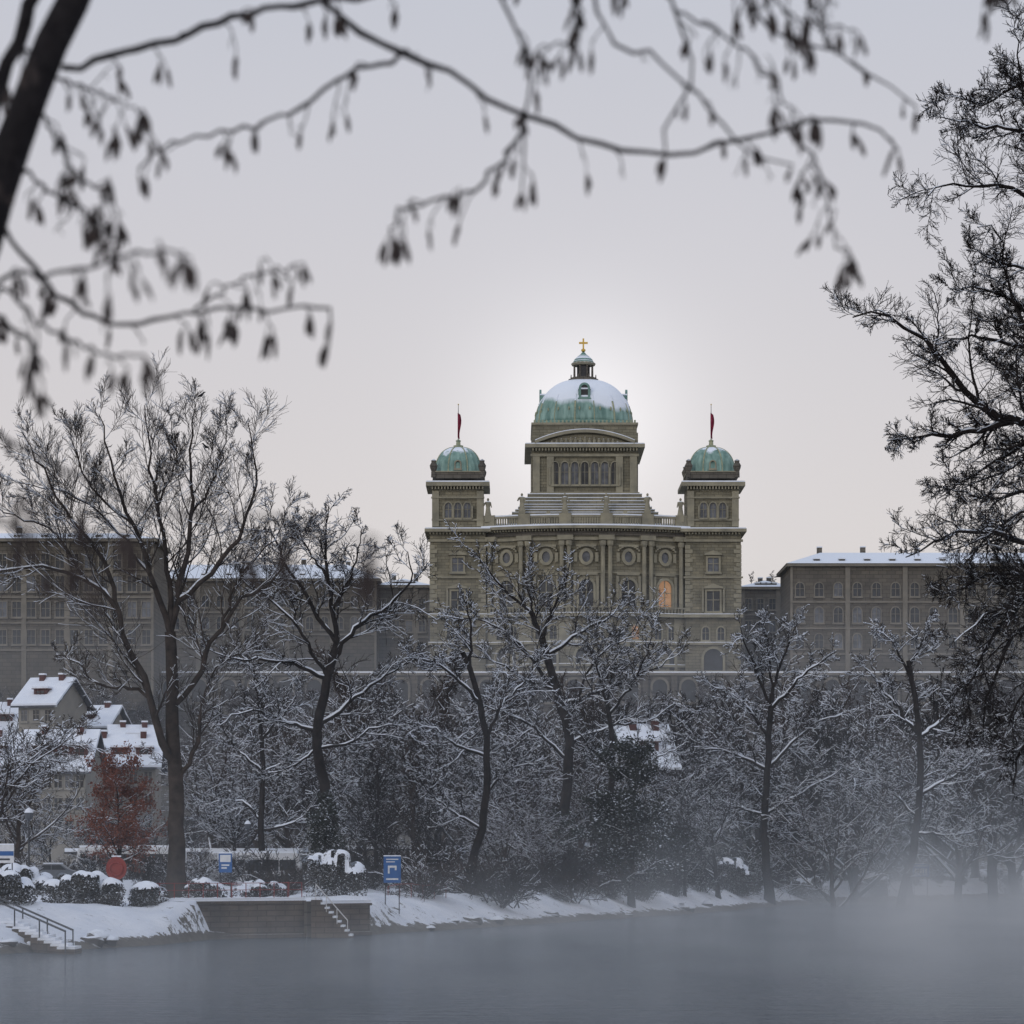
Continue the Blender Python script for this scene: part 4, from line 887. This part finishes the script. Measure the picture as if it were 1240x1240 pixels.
# ------------------------------------------------------------------ foreground alder
rng=np.random.default_rng(77)
def fgl(pts,D0,D1,r0,r1,K=26):
    n=len(pts); p=[]
    for k,(a,b) in enumerate(pts):
        D=D0+(D1-D0)*k/(n-1); p.append((SX(a,D),D,SZ(b,D)))
    c=catmull(p,K); c[1:-1]+=rng.normal(0,.0034,(K-1,3)); t=np.linspace(0,1,K+1)
    return c,(r0*(1-t)**.8+r1*(1-(1-t)**.8))*(1+rng.normal(0,.08,K+1))
trunk=[(-420,2050),(-330,1500),(-200,900),(-90,520),(-8,250),(28,140),(62,60),(100,-30),(190,-250),(280,-600)]
big=[fgl(trunk,5,5,.062,.014,40),fgl([(-80,480),(-36,240),(-8,120),(35,20),(60,-60),(80,-200)],5.05,5.2,.018,.007)]
br=[([(75,82),(180,57),(270,27),(340,7),(400,1),(450,-6),(560,-60)],5,5,.0070,.004),
 ([(393,3),(440,42),(500,70),(560,100),(620,135),(700,166),(780,186),(850,182),(940,160),(1000,148),(1060,160),(1088,182)],5,5,.0062,.0026),
 ([(503,71),(430,85),(380,120),(320,150),(260,162),(200,178),(168,205)],5,4.8,.0045,.0020),
 ([(637,142),(625,175),(600,200),(570,235),(520,245),(482,258),(475,285)],5,4.6,.0040,.0020),
 ([(955,158),(985,192),(1000,240),(1012,290),(1030,315)],5,4.8,.0030,.0014),
 ([(190,-250),(380,-160),(560,-90),(600,-20),(642,80),(634,160),(632,230)],5,4.7,.005,.0018),
 ([(280,-600),(600,-300),(760,-60),(815,10),(838,90),(812,140),(806,190)],5,4.7,.006,.0018),
 ([(280,-600),(640,-350),(850,-80),(890,-10),(950,45),(1010,62),(1060,95),(1110,130)],5,5.2,.006,.0018),
 ([(620,-320),(700,-80),(735,40),(790,70),(850,120),(900,180),(960,200)],4.9,4.6,.0045,.0018),
 ([(-5,262),(30,310),(62,352),(112,385),(170,391),(240,375),(320,376),(392,370),(400,386)],5,4.7,.0050,.0024),
 ([(235,376),(290,342),(338,326),(368,318)],4.85,4.8,.003,.0014),
 ([(-90,420),(0,340),(60,332),(120,322),(180,302),(230,312)],5.0,3.6,.004,.0018),
 ([(-90,420),(-5,350),(55,398),(120,425),(175,430)],5.0,4.0,.004,.0018),
 ([(-60,330),(0,385),(40,420),(35,450)],5,4.4,.004,.002),
 ([(10,185),(60,232),(110,262),(142,292)],5,4.5,.004,.0018),
 ([(40,130),(70,170),(90,210),(130,240),(100,270)],5,4.6,.0035,.0016),
 ([(68,95),(100,105),(135,118),(175,135)],5,4.7,.003,.0014),
 ([(-80,480),(-20,200),(10,80),(40,60)],5.05,4.6,.006,.003),
 ([(815,10),(900,60),(940,110),(970,150)],4.8,4.6,.003,.0014),
 ([(1010,62),(980,0),(1000,-60)],5.1,5.1,.003,.003),
 ([(1180,-200),(1200,-40),(1190,10)],5,5,.003,.0014),
 ([(740,-90),(700,-30),(700,40),(650,60)],5,4.8,.003,.0014),
 ([(890,-10),(930,-10),(960,20),(1040,40)],5,4.8,.003,.0014),
 ([(-200,760),(-60,530),(60,560),(140,600),(230,625),(330,628),(400,655),(445,648)],5,2.0,.0040,.0007),
 ([(-200,800),(-60,640),(20,640),(80,650),(150,640)],5,2.0,.0035,.0007)]
P=[];Rr=[];L=[]
for a in br:
    c,r=fgl(*a); P.append(c);Rr.append(r);L.append(np.linalg.norm(np.diff(c,axis=0),axis=1).sum())
P=np.stack(P);Rr=np.stack(Rr);L=np.array(L)
Vs=[];Qs=[];Ms=[];off=0
def put(P_,R_,S,m):
    global off
    V,Q=tube(P_,R_,S); Vs.append(V);Qs.append(Q+off);Ms.append(np.full(len(Q),m));off+=len(V)
for c,r in big: put(c[None],r[None],14,0)
put(P,Rr,7,0)
st,d,l,r=kids(rng,P,Rr,np.ones(len(P)),11,.10,.9,.07,.6)
P2,R2=grow(rng,st,d,l,np.clip(r,.0010,.0018),.0010,7,.24,-.20); put(P2,R2,5,0)
st,d,l2,r=kids(rng,P2,R2,l,2,.4,.8,.5,.8); P3,R3=grow(rng,st,d,l2,np.full(len(l2),.0010),.0008,5,.25,-.22); put(P3,R3,5,0)
def catk(ends,nper,prob):
    for e in ends:
        if rng.random()>prob: continue
        for k in range(rng.integers(1,nper+1)):
            Lc=rng.uniform(.028,.052); rc=rng.uniform(.0034,.0050); dv=np.array([rng.normal(0,.16),rng.normal(0,.16),-1.]); dv/=np.linalg.norm(dv)
            t=np.linspace(0,1,9)[:,None]; side=np.array([rng.normal(0,.006),rng.normal(0,.006),0])
            p=e+side*np.sin(t*1.57)+dv*Lc*t; p[:,0]+=rng.normal(0,.0006,9)
            tt=t[:,0]; prof=np.where(tt<.15,.0008,rc*np.sin(np.clip((tt-.15)/.85,0,1)*np.pi*.97+.05)**.5*(1+rng.normal(0,.12,9)))
            put(p[None],np.maximum(prof,.0003)[None],7,1)
catk(P2[:,-1],2,.6); catk(P3[:,-1],2,.34)
catk(P[:,-1],3,1.0)
me=npmesh('alder_tree',np.vstack(Vs),np.vstack(Qs),np.concatenate(Ms),[M['fg'],M['catkin']],np.ones(sum(len(a) for a in Qs)))
link(bpy.data.objects.new('alder_tree',me))
# ------------------------------------------------------------------ mist and haze volumes
def volume(name,x0,x1,y0,y1,z0,z1,dens,col,hetero=None):
    m=bpy.data.materials.new(name); m.use_nodes=True; nt=m.node_tree
    nt.nodes.remove(nt.nodes['Principled BSDF']); out=nt.nodes['Material Output']
    v=N(nt,'ShaderNodeVolumeScatter'); v.inputs['Color'].default_value=(*col,1); v.inputs['Density'].default_value=dens; v.inputs['Anisotropy'].default_value=.0
    nt.links.new(v.outputs[0],out.inputs['Volume'])
    if hetero: hetero(nt,v)
    M[name]=m; q=MB(); q.box(x0,x1,y0,y1,z0,z1,name); o=q.obj(name); return o
volume('haze',-260,260,392.1,592,0.03,46,.0010,(.84,.91,1.0))
def het(nt,v):
    tc=N(nt,'ShaderNodeTexCoord'); sp=N(nt,'ShaderNodeSeparateXYZ'); nt.links.new(tc.outputs['Object'],sp.inputs[0])
    mp=N(nt,'ShaderNodeMapping'); mp.inputs['Scale'].default_value=(1,.35,1.3); nt.links.new(tc.outputs['Object'],mp.inputs[0])
    n=noise(nt,.10,2,mp.outputs[0]); nn=ramp(nt,n,.42,.70)
    xr=ramp(nt,sp.outputs[0],-15,30)
    nn=mathn(nt,'MULTIPLY',nn,mathn(nt,'ADD',mathn(nt,'MULTIPLY',xr,.8),.35))
    hsc=mathn(nt,'ADD',1.0,mathn(nt,'MULTIPLY',nn,4.0))
    ex=mathn(nt,'POWER',2.718,mathn(nt,'MULTIPLY',mathn(nt,'DIVIDE',sp.outputs[2],hsc),-1.0))
    dn=mathn(nt,'MULTIPLY',mathn(nt,'MULTIPLY',ex,mathn(nt,'ADD',nn,.24)),.018)
    dn=mathn(nt,'ADD',dn,.00028)
    nt.links.new(dn,v.inputs['Density'])
volume('river_mist',-70,95,70,392,0.05,17,.01,(.86,.93,1.0),het)
# ------------------------------------------------------------------ world, sun, camera
sc=bpy.context.scene
W=bpy.data.worlds.new('World'); sc.world=W; W.use_nodes=True; nt=W.node_tree; bg=nt.nodes['Background']
SE,SR=math.radians(22),math.radians(215)
sky=N(nt,'ShaderNodeTexSky',sky_type='NISHITA'); sky.sun_disc=False; sky.sun_elevation=SE; sky.sun_rotation=SR
tc=N(nt,'ShaderNodeTexCoord'); sp=N(nt,'ShaderNodeSeparateXYZ'); nt.links.new(tc.outputs['Generated'],sp.inputs[0])
cr=N(nt,'ShaderNodeValToRGB'); nt.links.new(sp.outputs[2],cr.inputs[0]); e=cr.color_ramp.elements
e[0].position=0; e[0].color=(7.1,6.5,6.1,1); e[1].position=1; e[1].color=(5.3,6.1,7.8,1)
for p_,c in ((.12,(6.7,6.25,6.2,1)),(.22,(6.0,5.85,6.2,1)),(.32,(5.3,5.5,6.2,1))):
    x_=e.new(p_); x_.color=c
nn=noise(nt,2.2,3,tc.outputs['Generated']); 
cl=N(nt,'ShaderNodeMix',data_type='RGBA',blend_type='MULTIPLY'); cl.inputs[0].default_value=1; nt.links.new(cr.outputs[0],cl.inputs[6])
g1=mathn(nt,'ADD',.92,mathn(nt,'MULTIPLY',nn,.16)); cb=N(nt,'ShaderNodeCombineColor'); 
for k in range(3): nt.links.new(g1,cb.inputs[k])
nt.links.new(cb.outputs[0],cl.inputs[7])
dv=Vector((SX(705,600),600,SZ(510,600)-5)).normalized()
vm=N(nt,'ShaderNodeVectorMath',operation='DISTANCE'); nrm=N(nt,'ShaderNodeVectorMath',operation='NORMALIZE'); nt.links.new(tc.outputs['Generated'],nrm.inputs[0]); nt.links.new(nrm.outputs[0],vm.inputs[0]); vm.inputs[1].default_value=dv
gl=mathn(nt,'POWER',2.718,mathn(nt,'MULTIPLY',mathn(nt,'POWER',mathn(nt,'DIVIDE',vm.outputs['Value'],.034),2.0),-1.0))  # bright halo painted into the sky colour around the dome, away from the sun
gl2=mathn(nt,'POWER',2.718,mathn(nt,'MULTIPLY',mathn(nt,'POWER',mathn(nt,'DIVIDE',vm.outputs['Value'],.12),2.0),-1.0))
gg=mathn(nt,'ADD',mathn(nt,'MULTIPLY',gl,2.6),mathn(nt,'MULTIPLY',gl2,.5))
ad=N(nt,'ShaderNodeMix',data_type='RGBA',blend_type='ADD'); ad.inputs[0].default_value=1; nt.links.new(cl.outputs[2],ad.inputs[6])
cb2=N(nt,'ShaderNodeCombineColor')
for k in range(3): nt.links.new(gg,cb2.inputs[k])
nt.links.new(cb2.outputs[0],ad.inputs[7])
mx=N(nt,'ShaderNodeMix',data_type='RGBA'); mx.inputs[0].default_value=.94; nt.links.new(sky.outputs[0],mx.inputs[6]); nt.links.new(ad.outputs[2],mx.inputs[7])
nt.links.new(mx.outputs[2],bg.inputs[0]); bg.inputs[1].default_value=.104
sd=bpy.data.lights.new('sun','SUN'); sd.energy=.5; sd.angle=math.radians(20); sd.color=(1,.95,.88); so=bpy.data.objects.new('sun',sd); link(so)
dirv=Vector((math.sin(SR)*math.cos(SE),math.cos(SR)*math.cos(SE),math.sin(SE))); so.rotation_euler=dirv.to_track_quat('Z','Y').to_euler()
cd=bpy.data.cameras.new('camera'); co=bpy.data.objects.new('camera',cd); link(co); co.location=(0,0,EYE); co.rotation_euler=(math.pi/2,0,0)
cd.lens=100; cd.sensor_width=36; cd.shift_y=420/1240; cd.clip_start=.1; cd.clip_end=9000
cd.dof.use_dof=True; cd.dof.focus_distance=320; cd.dof.aperture_fstop=6.5
sc.camera=co
sc.view_settings.view_transform='Standard'; sc.view_settings.look='None'; sc.view_settings.exposure=0
